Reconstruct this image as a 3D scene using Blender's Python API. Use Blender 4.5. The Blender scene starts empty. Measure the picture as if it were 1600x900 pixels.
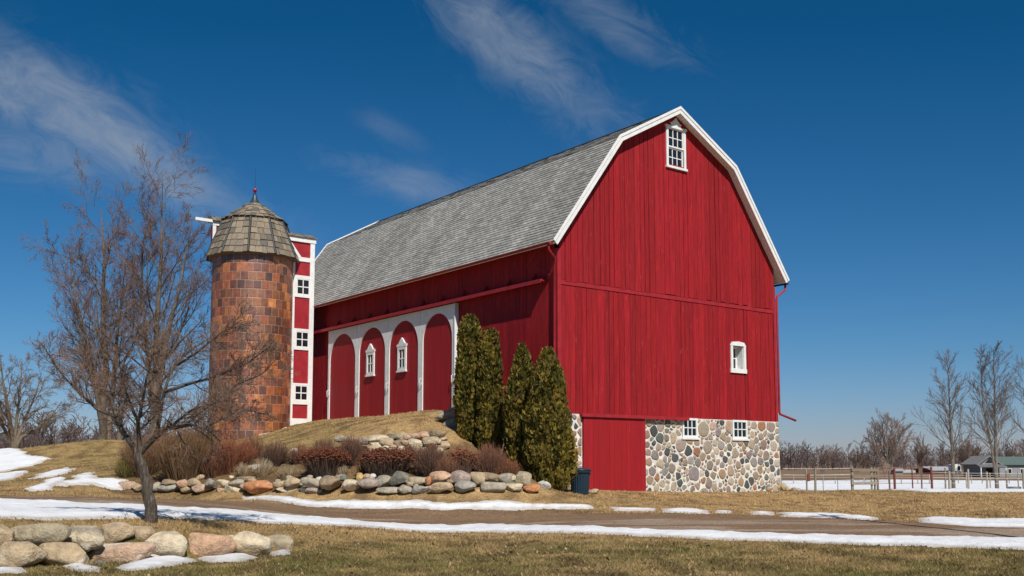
import bpy, math, random
import numpy as np
from math import radians, sin, cos, pi
random.seed(11)
rng = np.random.default_rng(11)
SC = bpy.context.scene
COL = SC.collection
# ------------------------------------------------------------------ camera model (fitted to the barn's lines)
FPX, PIT, SHY, AZ, CZ = 1592.04, 0.0947, 125.509, 0.6498, 1.7
C0 = np.array([1.652, 36.478, 0.0])
U = np.array([-sin(AZ), cos(AZ), 0.0]); WV = np.array([cos(AZ), sin(AZ), 0.0])
CAM = np.array([0, 0, CZ])

def ray(px, py):
    X = (px-800)/FPX; Z = -(py-450-SHY)/FPX
    c, s = cos(PIT), sin(PIT)
    return np.array([X, c-s*Z, s+c*Z])
def at(px, py, Y):
    d = ray(px, py); return CAM+d*(Y/d[1])
def BL(a, l, z=0.0):                      # barn-local -> world
    return C0+WV*a+U*l+np.array([0, 0, z])

# ------------------------------------------------------------------ numpy value noise
def vnoise(x, y, seed=0):
    x = np.asarray(x, float); y = np.asarray(y, float)
    xi = np.floor(x).astype(np.int64); yi = np.floor(y).astype(np.int64)
    fx = x-xi; fy = y-yi
    fx = fx*fx*(3-2*fx); fy = fy*fy*(3-2*fy)
    def h(i, j):
        n = (i*374761393+j*668265263+seed*974634777) & 0x7fffffff
        n = ((n ^ (n >> 13))*1274126177) & 0x7fffffff
        n = n ^ (n >> 16)
        return (n & 0xffff)/65535.0
    a = h(xi, yi); b = h(xi+1, yi); c = h(xi, yi+1); d = h(xi+1, yi+1)
    return (a*(1-fx)+b*fx)*(1-fy)+(c*(1-fx)+d*fx)*fy
def fbm(x, y, seed=0, o=4):
    s = 0; a = .5; t = 0
    for k in range(o):
        s = s+a*vnoise(np.asarray(x)*2**k, np.asarray(y)*2**k, seed+k); t += a; a *= .5
    return s/t
def sstep(a, b, x):
    t = np.clip((x-a)/(b-a), 0, 1); return t*t*(3-2*t)

# ------------------------------------------------------------------ terrain: thin-plate surface through surveyed points
_c = []
def cp(px, py, Y): _c.append(at(px, py, Y))
def cw(x, y, z): _c.append(np.array([x, y, z], float))
for x in (-14, -7, 0, 6, 12, 20): cw(x, 12, 0)
for x in (0, 6, 12, 20): cw(x, 16, 0); cw(x, 20, 0)
cw(-5, 14, .0); cw(-3, 17, 0); cw(-14, 18, .62); cw(-9.5, 18, .62); cw(-7.2, 19.5, .6); cw(-4.6, 21, .3); cw(-2.5, 21.5, .06)
cw(-15, 22, .66); cw(-10, 23.5, .64); cw(-7, 24.5, .5); cw(-3.5, 24.2, .25)
for p in ((640, 831, 24.6), (900, 834, 23.6), (1200, 845, 22.4), (1600, 858, 20.5),
          (0, 800, 24), (0, 776, 31), (400, 786, 32.5), (300, 781, 32), (150, 774, 33),
          (800, 797, 31.5), (950, 810, 28.8), (1000, 797, 31.8), (1250, 806, 30.4), (1500, 818, 27.4),
          (960, 771, 36.9), (1100, 769, 41), (1224, 767, 44.4), (905, 768, 36), (1000, 783, 34), (1300, 785, 37), (1500, 790, 36),
          (1330, 766, 57), (1500, 766, 58), (1600, 766, 58), (1400, 775, 46), (1600, 780, 43),
          (830, 770, 33), (700, 772, 32.5), (600, 773, 33), (500, 772, 34), (400, 771, 35.5), (300, 771, 37), (215, 769, 38),
          (830, 746, 34), (700, 742, 33.6), (600, 742, 34.1), (500, 742, 35.1), (400, 741, 36.7), (300, 742, 38.2), (225, 747, 39.2),
          (600, 709, 36.6), (690, 706, 36.6), (600, 675, 37.9), (695, 672, 37.9), (640, 690, 37.2),
          (500, 692, 39.5), (400, 694, 43), (450, 715, 38.2), (395, 679, 48.9), (335, 680, 50), (470, 661, 51),
          (250, 715, 45), (200, 700, 52), (100, 709, 50), (0, 735, 46), (50, 748, 40), (150, 757, 37.5), (0, 770, 34),
          (0, 712, 66), (100, 704, 70), (250, 700, 58), (748, 697, 38.0), (843, 756, 34.5), (790, 725, 36)):
    cp(*p)
def cb(a, l, z): _c.append(BL(a, l, z))
for l in (7.2, 10, 14, 18): cb(-.15, l, 3.95)
cb(-.6, 22.5, 3.9); cb(-1.6, 10, 3.72); cb(-1.6, 14, 3.72); cb(-1.2, 7.3, 3.75)
cb(-.5, 4.2, 2.6); cb(-.3, 1.5, 1.6); cb(0, 0, .95); cb(5, 8, 2.2); cb(6, 18, 3); cb(12.5, 12, .6); cb(12.5, 25, .7); cb(3, 30, 2.6); cb(-8, 26, 2.9)
for x, y, z in ((30, 40, .2), (40, 60, 0), (25, 80, 0), (50, 90, 0), (0, 95, .8), (0, 125, 0), (-35, 50, 1.6), (-35, 30, .9), (-30, 75, 2.3), (-60, 60, 1.2),
                (-50, 100, 1.2), (30, 22, 0), (30, 12, 0), (-25, 12, 0), (-28, 20, .5), (60, 40, 0), (-25, 110, 1.4)):
    cw(x, y, z)
_P = np.array(_c)
def _phi(r2): return np.where(r2 > 1e-12, .5*r2*np.log(np.maximum(r2, 1e-12)), 0)
_n = len(_P)
_A = np.zeros((_n+3, _n+3))
_d2 = ((_P[:, None, :2]-_P[None, :, :2])**2).sum(-1)
_A[:_n, :_n] = _phi(_d2)+np.eye(_n)*.02
_A[:_n, _n] = 1; _A[:_n, _n+1:] = _P[:, :2]; _A[_n, :_n] = 1; _A[_n+1:, :_n] = _P[:, :2].T
_w = np.linalg.solve(_A, np.concatenate([_P[:, 2], [0, 0, 0]]))
def _tps(x, y):
    out = np.empty(x.shape)
    for i in range(0, len(x), 20000):
        a, b = x[i:i+20000], y[i:i+20000]
        d2 = (a[:, None]-_P[None, :, 0])**2+(b[:, None]-_P[None, :, 1])**2
        out[i:i+20000] = _phi(d2)@_w[:_n]+_w[_n]+a*_w[_n+1]+b*_w[_n+2]
    return out
def front_line(x): return np.interp(x, [-14, -8.6, -7.7, -6.6, -5.7, -4.9, -4.4], [16.5, 17.3, 17.85, 18.5, 19.1, 19.7, 20.4])
def T(x, y):
    x = np.atleast_1d(np.asarray(x, float)).ravel(); y = np.atleast_1d(np.asarray(y, float)).ravel()
    m = sstep(75, 50, np.abs(x))*sstep(135, 105, y)*sstep(4, 11, y)
    z = np.zeros(x.shape); k = m > 0
    if k.any(): z[k] = np.clip(_tps(x[k], y[k]), -.3, 4.05)*m[k]
    s = sstep(-.15, .3, y-front_line(x))
    s = 1-(1-s)*(1-sstep(-4.6, -3.4, x))
    return z*s
def T1(x, y): return float(T(x, y)[0])
def gp(px, py, y0=12., y1=160.):
    d = ray(px, py); Y = np.concatenate([np.arange(y0, 70, .04), np.arange(70, y1, .3)])
    P = CAM[None]+d[None]*(Y/d[1])[:, None]
    h = T(P[:, 0], P[:, 1]); k = np.argmax(P[:, 2] < h)
    if not (P[:, 2] < h).any(): k = len(Y)-1
    q = P[k].copy(); q[2] = h[k]; return q

# ------------------------------------------------------------------ mesh helpers
def add_col(me, colors, domain):
    at_ = me.color_attributes.new('Col', 'FLOAT_COLOR', domain)
    c = np.ones((len(colors), 4), np.float32); c[:, :3] = colors
    at_.data.foreach_set('color', c.ravel())
def link(name, me, mats, parent=None):
    o = bpy.data.objects.new(name, me); COL.objects.link(o)
    for m in (mats if isinstance(mats, (list, tuple)) else [mats]): me.materials.append(m)
    if parent is not None: o.parent = parent
    return o
def tag(o, label=None, cat=None, group=None, kind=None):
    for k, v in (('label', label), ('category', cat), ('group', group), ('kind', kind)):
        if v: o[k] = v
    return o
def empty(name, loc=(0, 0, 0), rz=0.0):
    o = bpy.data.objects.new(name, None); COL.objects.link(o)
    o.location = [float(v) for v in loc]; o.rotation_euler = (0, 0, rz); o.empty_display_size = .3
    return o
class MB:
    def __init__(s): s.v = []; s.f = []; s.c = []; s.m = []
    def add(s, vs, fs, col=(1, 1, 1), mi=0):
        b = len(s.v); s.v += [tuple(map(float, v)) for v in vs]
        for f in fs: s.f.append(tuple(i+b for i in f)); s.c.append(col); s.m.append(mi)
    def box(s, x0, x1, y0, y1, z0, z1, col=(1, 1, 1), mi=0):
        s.add([(x0, y0, z0), (x1, y0, z0), (x1, y1, z0), (x0, y1, z0), (x0, y0, z1), (x1, y0, z1), (x1, y1, z1), (x0, y1, z1)],
              [(3, 2, 1, 0), (4, 5, 6, 7), (0, 1, 5, 4), (1, 2, 6, 5), (2, 3, 7, 6), (3, 0, 4, 7)], col, mi)
    def hexa(s, p, col=(1, 1, 1), mi=0):  # 8 points, bottom ring then top ring
        s.add(p, [(3, 2, 1, 0), (4, 5, 6, 7), (0, 1, 5, 4), (1, 2, 6, 5), (2, 3, 7, 6), (3, 0, 4, 7)], col, mi)
    def prism(s, ring, off, col=(1, 1, 1), mi=0):  # polygon ring extruded by vector off
        n = len(ring); r2 = [tuple(np.add(p, off)) for p in ring]
        fs = [tuple(range(n)), tuple(range(2*n-1, n-1, -1))]+[(i, i+n, (i+1) % n+n, (i+1) % n) for i in range(n)]
        s.add(list(ring)+r2, fs, col, mi)
    def tube(s, pts, r, k=8, col=(1, 1, 1), mi=0, caps=True):
        pts = [np.array(p, float) for p in pts]; n = len(pts)
        rr = r if isinstance(r, (list, tuple)) else [r]*n
        vs = []; prev = None
        for i, p in enumerate(pts):
            t = pts[min(i+1, n-1)]-pts[max(i-1, 0)]; t = t/np.linalg.norm(t)
            if prev is None:
                a = np.array([0, 0, 1.]) if abs(t[2]) < .9 else np.array([1., 0, 0])
                e1 = np.cross(t, a)
            else: e1 = prev-t*(prev@t)
            e1 /= np.linalg.norm(e1); prev = e1; e2 = np.cross(t, e1)
            for j in range(k):
                a = 2*pi*j/k; vs.append(p+(e1*cos(a)+e2*sin(a))*rr[i])
        fs = [(i*k+j, i*k+(j+1) % k, (i+1)*k+(j+1) % k, (i+1)*k+j) for i in range(n-1) for j in range(k)]
        if caps: fs += [tuple(range(k-1, -1, -1)), tuple(range((n-1)*k, n*k))]
        s.add(vs, fs, col, mi)
    def lathe(s, prof, k=24, cx=0, cy=0, col=(1, 1, 1), mi=0, ph=0.0):
        n = len(prof); vs = [(cx+r*cos(2*pi*j/k+ph), cy+r*sin(2*pi*j/k+ph), z) for r, z in prof for j in range(k)]
        fs = [(i*k+j, i*k+(j+1) % k, (i+1)*k+(j+1) % k, (i+1)*k+j) for i in range(n-1) for j in range(k)]
        fs += [tuple(range(k-1, -1, -1)), tuple(range((n-1)*k, n*k))]
        s.add(vs, fs, col, mi)
    def build(s, name, mats, parent=None, smooth=False):
        me = bpy.data.meshes.new(name); me.from_pydata(s.v, [], s.f); me.update()
        nl = np.array([len(f) for f in s.f])
        add_col(me, np.repeat(np.array(s.c, np.float32), nl, 0), 'CORNER')
        if any(s.m): me.polygons.foreach_set('material_index', s.m)
        if smooth: me.polygons.foreach_set('use_smooth', [True]*len(s.f))
        return link(name, me, mats, parent)
def np_mesh(name, V, F, mats, parent=None, vcol=None, smooth=False):
    F = np.asarray(F); k = F.shape[1]
    me = bpy.data.meshes.new(name)
    me.vertices.add(len(V)); me.vertices.foreach_set('co', np.asarray(V, np.float32).ravel())
    me.loops.add(F.size); me.loops.foreach_set('vertex_index', F.astype(np.int32).ravel())
    me.polygons.add(len(F)); me.polygons.foreach_set('loop_start', np.arange(0, F.size, k, dtype=np.int32))
    if smooth: me.polygons.foreach_set('use_smooth', np.ones(len(F), bool))
    me.update(calc_edges=True)
    if vcol is not None: add_col(me, np.asarray(vcol, np.float32), 'POINT')
    return link(name, me, mats, parent)

# ------------------------------------------------------------------ materials
def new_mat(name):
    m = bpy.data.materials.new(name); m.use_nodes = True
    nt = m.node_tree; b = nt.nodes['Principled BSDF']
    return m, nt, b
class N:
    def __init__(s, nt): s.nt = nt
    def __call__(s, t, ins=None, **kw):
        n = s.nt.nodes.new(t)
        for k, v in kw.items(): setattr(n, k, v)
        for k, v in (ins or {}).items():
            if hasattr(v, 'links') or isinstance(v, bpy.types.NodeSocket): s.nt.links.new(v, n.inputs[k])
            else: n.inputs[k].default_value = v
        return n
    def math(s, op, a, b=0.0, c=None):
        n = s('ShaderNodeMath', operation=op)
        for i, v in enumerate((a, b, c)):
            if v is None: continue
            if isinstance(v, bpy.types.NodeSocket): s.nt.links.new(v, n.inputs[i])
            else: n.inputs[i].default_value = v
        return n.outputs[0]
    def mix(s, f, a, b, mode='MIX'):
        n = s('ShaderNodeMix', data_type='RGBA', blend_type=mode)
        for i, v in ((0, f), (6, a), (7, b)):
            if isinstance(v, bpy.types.NodeSocket): s.nt.links.new(v, n.inputs[i])
            else: n.inputs[i].default_value = v if i == 0 else (*v[:3], 1)
        return n.outputs[2]
    def ramp(s, f, stops):
        n = s('ShaderNodeValToRGB'); e = n.color_ramp.elements
        while len(e) > 1: e.remove(e[0])
        for i, (p, c) in enumerate(stops):
            q = e[0] if i == 0 else e.new(p)
            q.position = p; c = (c, c, c) if isinstance(c, (int, float)) else c; q.color = (*c[:3], 1)
        s.nt.links.new(f, n.inputs[0]); return n.outputs[0]
    def noise(s, vec, scale, detail=4, rough=.55, dist=0.0):
        n = s('ShaderNodeTexNoise', {'Scale': scale, 'Detail': detail, 'Roughness': rough, 'Distortion': dist})
        if vec is not None: s.nt.links.new(vec, n.inputs['Vector'])
        return n.outputs[0]
    def mapv(s, vec, scale=(1, 1, 1), rot=(0, 0, 0), loc=(0, 0, 0)):
        n = s('ShaderNodeMapping', {'Scale': scale, 'Rotation': rot, 'Location': loc}); s.nt.links.new(vec, n.inputs['Vector']); return n.outputs[0]
    def bump(s, h, b, strength=.4, dist=.02):
        n = s('ShaderNodeBump', {'Strength': strength, 'Distance': dist, 'Height': h}); s.nt.links.new(n.outputs[0], b.inputs['Normal'])
def attr_mat(name, tint=(1, 1, 1), rough=.8, sc=6.0, amt=.35, bump=.3, bdist=.01, stretch=(1, 1, 1), spec=.3, worn=None, fine=40.):
    """base colour = the mesh's own 'Col' times a mottling noise"""
    m, nt, b = new_mat(name); n = N(nt)
    tc = n('ShaderNodeTexCoord').outputs['Object']
    v = n.mapv(tc, stretch)
    a = n('ShaderNodeAttribute', attribute_name='Col').outputs['Color']
    f = n.noise(v, sc, 6, .62); g = n.noise(v, fine, 3, .6)
    k = n.ramp(f, ((.25, 1-amt), (.75, 1+amt*.6)))
    c = n.mix(1.0, a, k, 'MULTIPLY'); c = n.mix(1.0, c, tint, 'MULTIPLY')
    if worn:
        wcol, lo, hi, wsc = worn
        w = n.ramp(n.noise(n.mapv(tc, stretch, loc=(3, 7, 1)), wsc, 8, .68), ((lo, 0.), (hi, 1.)))
        c = n.mix(w, c, wcol)
    nt.links.new(c, b.inputs['Base Color'])
    b.inputs['Roughness'].default_value = rough; b.inputs['Specular IOR Level'].default_value = spec
    h = n.math('ADD', f, n.math('MULTIPLY', g, .5)); n.bump(h, b, bump, bdist)
    return m
def flat_mat(name, col, rough=.6, sc=8., amt=.15, metal=0., spec=.4, bump=.1):
    m, nt, b = new_mat(name); n = N(nt)
    tc = n('ShaderNodeTexCoord').outputs['Object']
    f = n.noise(tc, sc, 5, .6)
    c = n.mix(1.0, col, n.ramp(f, ((.3, 1-amt), (.7, 1+amt*.5))), 'MULTIPLY')
    nt.links.new(c, b.inputs['Base Color']); b.inputs['Roughness'].default_value = rough
    b.inputs['Metallic'].default_value = metal; b.inputs['Specular IOR Level'].default_value = spec
    if bump: n.bump(f, b, bump, .01)
    return m
M = {}
M['red'] = attr_mat('red_barn_paint', rough=.7, sc=2.2, amt=.42, bump=.4, bdist=.012, stretch=(6, 6, .45), spec=.25,
                    worn=((.46, .17, .15), .62, .76, 3.8), fine=14.)
M['redp'] = flat_mat('red_trim_paint', (.34, .016, .024), .55, 3., .25)
M['reddoor'] = attr_mat('red_door_paint', rough=.6, sc=2., amt=.18, bump=.2, bdist=.006, stretch=(6, 6, .4), spec=.3, fine=16., worn=((.44, .15, .13), .66, .80, 3.))
M['white'] = flat_mat('white_paint', (.78, .77, .75), .55, 5., .12)
M['dark'] = flat_mat('dark_inside', (.012, .01, .01), .9)
M['mortar'] = flat_mat('lime_mortar', (.74, .70, .63), .95, 7., .3, bump=.8)
M['stone'] = attr_mat('field_stone', rough=.85, sc=11., amt=.42, bump=.5, bdist=.015, fine=60.)
M['rock'] = attr_mat('boulder_rock', rough=.92, sc=5.5, amt=.5, bump=.95, bdist=.05, worn=((.58, .55, .49), .60, .72, 3.6), fine=22.)
M['glass'] = (lambda m_: m_[0])(new_mat('window_glass'))
_b = M['glass'].node_tree.nodes['Principled BSDF']
_b.inputs['Base Color'].default_value = (.012, .016, .02, 1); _b.inputs['Roughness'].default_value = .04; _b.inputs['Specular IOR Level'].default_value = .6
M['tile'] = attr_mat('glazed_silo_tile', rough=.5, sc=4.5, amt=.55, bump=.35, bdist=.012, spec=.8, fine=25.)
_b = M['tile'].node_tree.nodes['Principled BSDF']; _b.inputs['IOR'].default_value = 1.6; _b.inputs['Coat Weight'].default_value = .2; _b.inputs['Coat Roughness'].default_value = .12
M['tilejoint'] = flat_mat('pale_joint', (.42, .27, .19), .9)
M['shake'] = attr_mat('wood_shake', rough=.9, sc=7., amt=.4, bump=.6, bdist=.012, stretch=(3, 3, .6), fine=40.)
M['iron'] = flat_mat('dark_iron', (.03, .033, .035), .5, metal=.3)
M['copper'] = flat_mat('weathered_copper', (.06, .085, .09), .45, metal=.5)
M['bark'] = attr_mat('grey_bark', rough=.95, sc=9., amt=.6, bump=1., bdist=.04, stretch=(3., 3., .35), fine=40., worn=((.26, .235, .20), .52, .70, 9.))
M['twig'] = attr_mat('bare_twig', rough=.9, sc=3., amt=.25, bump=0.05)
M['needle'] = attr_mat('cedar_foliage', rough=.75, sc=30., amt=.2, bump=.05, spec=.25)
M['can'] = flat_mat('blue_black_plastic', (.012, .03, .048), .42, 20., .2)
M['post'] = attr_mat('weathered_post', rough=.95, sc=8., amt=.4, bump=.5, stretch=(3, 3, .5))
M['straw'] = attr_mat('dry_stem', rough=.85, sc=5., amt=.2, bump=.05)
M['steel'] = flat_mat('galvanised_steel', (.3, .31, .32), .45, metal=.6)
def roof_mat():
    m, nt, b = new_mat('grey_asphalt_shingle'); n = N(nt)
    uv = n('ShaderNodeUVMap', uv_map='UV').outputs[0]
    br = n('ShaderNodeTexBrick', {'Color1': (.27, .262, .242, 1), 'Color2': (.435, .42, .39, 1), 'Mortar': (.14, .135, .125, 1), 'Scale': 1.0,
            'Mortar Size': .012, 'Bias': -.05, 'Brick Width': .31, 'Row Height': .16}, offset=.5)
    nt.links.new(uv, br.inputs['Vector'])
    st = n.ramp(n.noise(n.mapv(uv, (.55, .06, 1)), 1.3, 5, .6, .4), ((.36, .80), (.62, 1.10)))
    gr = n.ramp(n.noise(uv, 14, 4, .7), ((.3, .75), (.7, 1.2)))
    c = n.mix(1., n.mix(1., br.outputs['Color'], st, 'MULTIPLY'), gr, 'MULTIPLY')
    nt.links.new(c, b.inputs['Base Color']); b.inputs['Roughness'].default_value = .95; b.inputs['Specular IOR Level'].default_value = .2
    n.bump(n.noise(uv, 30, 3, .7), b, .5, .01)
    return m
M['roof'] = roof_mat()
# ------------------------------------------------------------------ BARN  (local: x across the gable, y along the ridge, z up)
WB, LB, ZF = 12.2, 23.35, 3.56            # width, length, top of the stone footing
barn = empty('barn', BL(0, 0, 0), AZ)
tag(barn, 'big red gambrel-roofed barn with white rake boards on a fieldstone footing', 'barn')
PROF = [(-.52, 9.69), (2.78, 14.18), (6.1, 16.01), (9.42, 14.18), (12.72, 9.69)]
def roofz(x): return float(np.interp(x, [p[0] for p in PROF], [p[1] for p in PROF]))
def boards(mb, s0, s1, zlo, zhi, cuts, holes, depth0, thick, mp, wr=(.24, .36), gap=(.004, .012), jag=0.0, tint=(.84, 1.12)):
    cur = s0
    while cur < s1-1e-6:
        e = min(cur+random.uniform(*wr), s1)
        if s1-e < .1: e = s1
        g = random.uniform(*gap)*.5
        if random.random() < .17: g *= 2.6
        tc = random.uniform(*tint); col = (tc, tc*random.uniform(.9, 1.1), tc*random.uniform(.9, 1.1))
        d = depth0+thick+random.uniform(0, .007)
        zl = zlo+random.uniform(-jag, jag)
        ed = [cur+g]+sorted(c for c in set(list(cuts)+[h[i] for h in holes for i in (0, 1)]) if cur+g+.002 < c < e-g-.002)+[e-g]
        for a, b in zip(ed[:-1], ed[1:]):
            segs = [(zl, None)]
            for hx0, hx1, hz0, hz1 in holes:
                if a >= hx0-1e-4 and b <= hx1+1e-4:
                    segs = [(zl, hz0), (hz1, None)] if hz0 > zl else [(hz1, None)]
            for z0, z1 in segs:
                za = zhi(a) if z1 is None else z1; zb = zhi(b) if z1 is None else z1
                if min(za, zb) <= z0: continue
                mb.hexa([mp(a, d, z0), mp(b, d, z0), mp(b, depth0, z0), mp(a, depth0, z0), mp(a, d, za), mp(b, d, zb), mp(b, depth0, zb), mp(a, depth0, za)], col)
        cur = e
RED = (.31, .0105, .015)
M['red'].node_tree.nodes  # Col carries the per-board variation, the tint carries the paint
for key in ('red', 'reddoor'):
    nt = M[key].node_tree
    for nd in nt.nodes:
        if nd.type == 'MIX' and nd.blend_type == 'MULTIPLY' and not nd.inputs[7].is_linked: nd.inputs[7].default_value = (*RED, 1)
mpg = lambda s, d, z: (s, -d, z)
mpw = lambda s, d, z: (-d, s, z)
mpr = lambda s, d, z: (WB+d, s, z)
mpb = lambda s, d, z: (s, LB+d, z)
KN = (2.78, 6.1, 9.42)
H_TOP = (5.70, 6.66, 13.74, 15.18); H_SM = (9.40, 10.10, 5.70, 6.66)
hi = lambda x: roofz(x)-.14
g = MB(); boards(g, .02, WB-.02, 8.40, hi, KN, [H_TOP], .035, .028, mpg, (.22, .34), (.006, .018), jag=.04, tint=(.84, 1.12)); g.build('gable_siding', M['red'], barn)
g = MB(); boards(g, .02, WB-.02, ZF-.02, lambda x: 8.24, (), [H_SM], .0, .028, mpg, (.2, .33), (.006, .018), jag=.014, tint=(.84, 1.12))
g.build('lower_siding', M['red'], barn)
g = MB(); g.box(.0, WB, -.058, -.0, 8.243, 8.396); g.build('band_board', M['redp'], barn)
# sheathing behind the gable boards, with the two openings left free
g = MB()
def sheath(x0, x1, z0, z1f):
    xs = [x0]+[k for k in KN if x0 < k < x1]+[x1]
    for a, b in zip(xs[:-1], xs[1:]):
        g.hexa([(a, 0.0, z0), (b, 0.0, z0), (b, .12, z0), (a, .12, z0), (a, 0.0, z1f(a)), (b, 0.0, z1f(b)), (b, .12, z1f(b)), (a, .12, z1f(a))])
c = lambda v: (lambda x: v)
sheath(0.03, WB-.03, 6.66, c(13.74) if False else c(9.6)); 
for x0, x1 in ((.6, 5.70), (6.66, 11.6)): sheath(x0, x1, 9.6, lambda x: min(hi(x), roofz(x)-.2))
sheath(5.70, 6.66, 9.6, c(13.74)); sheath(5.70, 6.66, 15.18, hi)
sheath(.03, 9.40, .8, c(6.66)); sheath(10.10, WB-.03, .8, c(6.66)); sheath(9.40, 10.10, .8, c(5.70))
g.build('sheathing', M['dark'], barn)
# corner boards
g = MB()
g.box(-.05, .10, -.075, -.064, ZF, 9.55); g.box(-.062, -.05, -.075, .14, ZF, 9.55)
g.build('corner_board', M['redp'], barn); g = MB()
g.box(WB-.10, WB+.05, -.075, -.064, ZF, 9.4)
g.build('corner_board', M['redp'], barn)
# long wall facing the drive
holes_w = []
g = MB(); boards(g, 0.16, LB-.05, ZF-.02, lambda y: 9.75, (), holes_w, .0, .028, mpw, (.2, .32)); g.build('long_wall_siding', M['red'], barn)
g = MB(); g.box(0.0, .12, .13, LB-.13, .8, 9.8); g.box(WB-.12, WB, .13, LB-.13, .8, 9.8); g.box(0.13, WB-.13, LB-.12, LB, .8, 9.7); g.build('wall_core', M['dark'], barn)
g = MB(); boards(g, .05, LB-.05, ZF, lambda y: 9.72, (), [], .0, .028, mpr, (.24, .36)); boards(g, .05, WB-.05, 1.2, hi, KN, [], .0, .028, mpb, (.24, .36)); g.build('rear_siding', M['red'], barn)
# ------ roof
def off_prof(d):                                         # profile moved by d along its outward normals
    out = []
    for i, p in enumerate(PROF):
        ns = []
        for a, b in ((i-1, i), (i, i+1)):
            if a < 0 or b >= len(PROF): continue
            t = np.subtract(PROF[b], PROF[a]); t /= np.linalg.norm(t); ns.append(np.array([-t[1], t[0]]))
        m_ = sum(ns); m_ /= np.linalg.norm(m_); out.append(np.array(p)+m_*d/max(.5, m_@ns[0]))
    return out
Y0R, Y1R = -.40, LB+.42
g = MB(); top = off_prof(-.03); bot = off_prof(-.13)
for i in range(4):
    q = [top[i], top[i+1], bot[i+1], bot[i]]
    g.hexa([(q[3][0], Y0R, q[3][1]), (q[2][0], Y0R, q[2][1]), (q[2][0], Y1R, q[2][1]), (q[3][0], Y1R, q[3][1]),
            (q[0][0], Y0R, q[0][1]), (q[1][0], Y0R, q[1][1]), (q[1][0], Y1R, q[1][1]), (q[0][0], Y1R, q[0][1])])
deck = g.build('roof', M['white'], barn)
def shingles(name, a, b, flip, HB_=.02):
    a = np.array(a); b = np.array(b); L = np.linalg.norm(b-a); t = (b-a)/L; nrm = np.array([-t[1], t[0]])*(1 if not flip else -1)
    n = int(round(L/.16)); vs = []; fs = []; uv = []; ys = np.linspace(Y0R-.03, Y1R+.03, 81)
    for i in range(n+1):
        s0 = -.03+i*L/(n+.0); s1 = min(s0+L/n*1.15, L)
        if s1-s0 < .02: continue
        jit = [random.uniform(-.004, .006) for _ in ys]
        rows = []
        for (s, d) in ((s0, -.02), (s0, HB_), (s1, .003)):
            row = []
            for y, j in zip(ys, jit):
                p = a+t*(s)+nrm*(d+(j if d == HB_ else 0)); row.append(len(vs)); vs.append((p[0], y, p[1])); uv.append((y, s*.16/(L/n)+.03))
            rows.append(row)
        for r0, r1 in zip(rows[:-1], rows[1:]):
            for k in range(len(ys)-1): fs.append((r0[k], r0[k+1], r1[k+1], r1[k]))
    me = bpy.data.meshes.new(name); me.from_pydata(vs, [], fs); me.update()
    ul = me.uv_layers.new(name='UV'); li = np.empty(len(me.loops), np.int32); me.loops.foreach_get('vertex_index', li)
    ul.data.foreach_set('uv', np.array(uv, np.float32)[li].ravel())
    return link(name, me, M['roof'], deck)
shingles('shingles', PROF[0], PROF[1], False); shingles('shingles', PROF[1], PROF[2], False, .009)
shingles('shingles', PROF[4], PROF[3], True); shingles('shingles', PROF[3], PROF[2], True, .009)
g = MB(); g.prism([(6.1-.17, Y0R-.02, 15.945), (6.1, Y0R-.02, 16.06), (6.1+.17, Y0R-.02, 15.945), (6.1, Y0R-.02, 15.99)], (0, Y1R-Y0R+.04, 0)); g.build('ridge_cap', M['iron'], deck)
# white rake boards at both ends, mitred along the profile
def rake(yf, th):
    g = MB(); A = off_prof(.035); B = off_prof(-.20)
    for i in range(4):
        g.prism([(A[i][0], yf, A[i][1]), (A[i+1][0], yf, A[i+1][1]), (B[i+1][0], yf, B[i+1][1]), (B[i][0], yf, B[i][1])], (0, th, 0))
    A2 = off_prof(.06); B2 = off_prof(-.045)
    for i in range(4):
        g.prism([(A2[i][0], yf-.025, A2[i][1]), (A2[i+1][0], yf-.025, A2[i+1][1]), (B2[i+1][0], yf-.025, B2[i+1][1]), (B2[i][0], yf-.025, B2[i][1])], (0, .022, 0))
    g.build('rake_board', M['white'], deck)
rake(Y0R-.045, .042); rake(Y1R+.003, .042)
# gutter, downspouts
def gutter(x, y0, y1, z, mat, name='gutter'):
    g = MB(); k = 8; vs = []
    for y in (y0, y1):
        for r in (.075, .062):
            for j in range(k+1):
                a = pi+pi*j/k; vs.append((x+r*cos(a), y, z+r*sin(a)))
    n = k+1; fs = []
    for j in range(k):
        fs += [(j, j+1, 2*n+j+1, 2*n+j), (n+j, 3*n+j, 3*n+j+1, n+j+1), (j, n+j, n+j+1, j+1), (2*n+j, 2*n+j+1, 3*n+j+1, 3*n+j)]
    g.add(vs, fs); g.box(x-.075, x+.075, y0-.006, y0-.001, z-.07, z); g.build(name, mat, barn)
gutter(-.60, -.32, LB+.3, 9.66, M['redp']); gutter(WB+.60, -.32, LB+.3, 9.62, M['iron'])
g = MB(); g.tube([(-.60, -.22, 9.60), (-.58, -.2, 9.42), (-.22, -.13, 9.14), (-.13, .02, 8.98), (-.13, .04, 5), (-.13, .04, 1.6)], .045, 8); g.build('downspout', M['redp'], barn, True)
g = MB(); g.tube([(WB+.60, -.2, 9.57), (WB+.58, -.2, 9.33), (WB+.42, -.16, 9.22), (WB+.16, -.1, 9.02), (WB+.11, -.1, 8.85), (WB+.11, -.1, 6), (WB+.11, -.1, 3.98), (WB+.13, -.12, 3.88), (WB+.95, -.3, 3.62)], .05, 8); g.build('downspout', M['redp'], barn, True)
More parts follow.
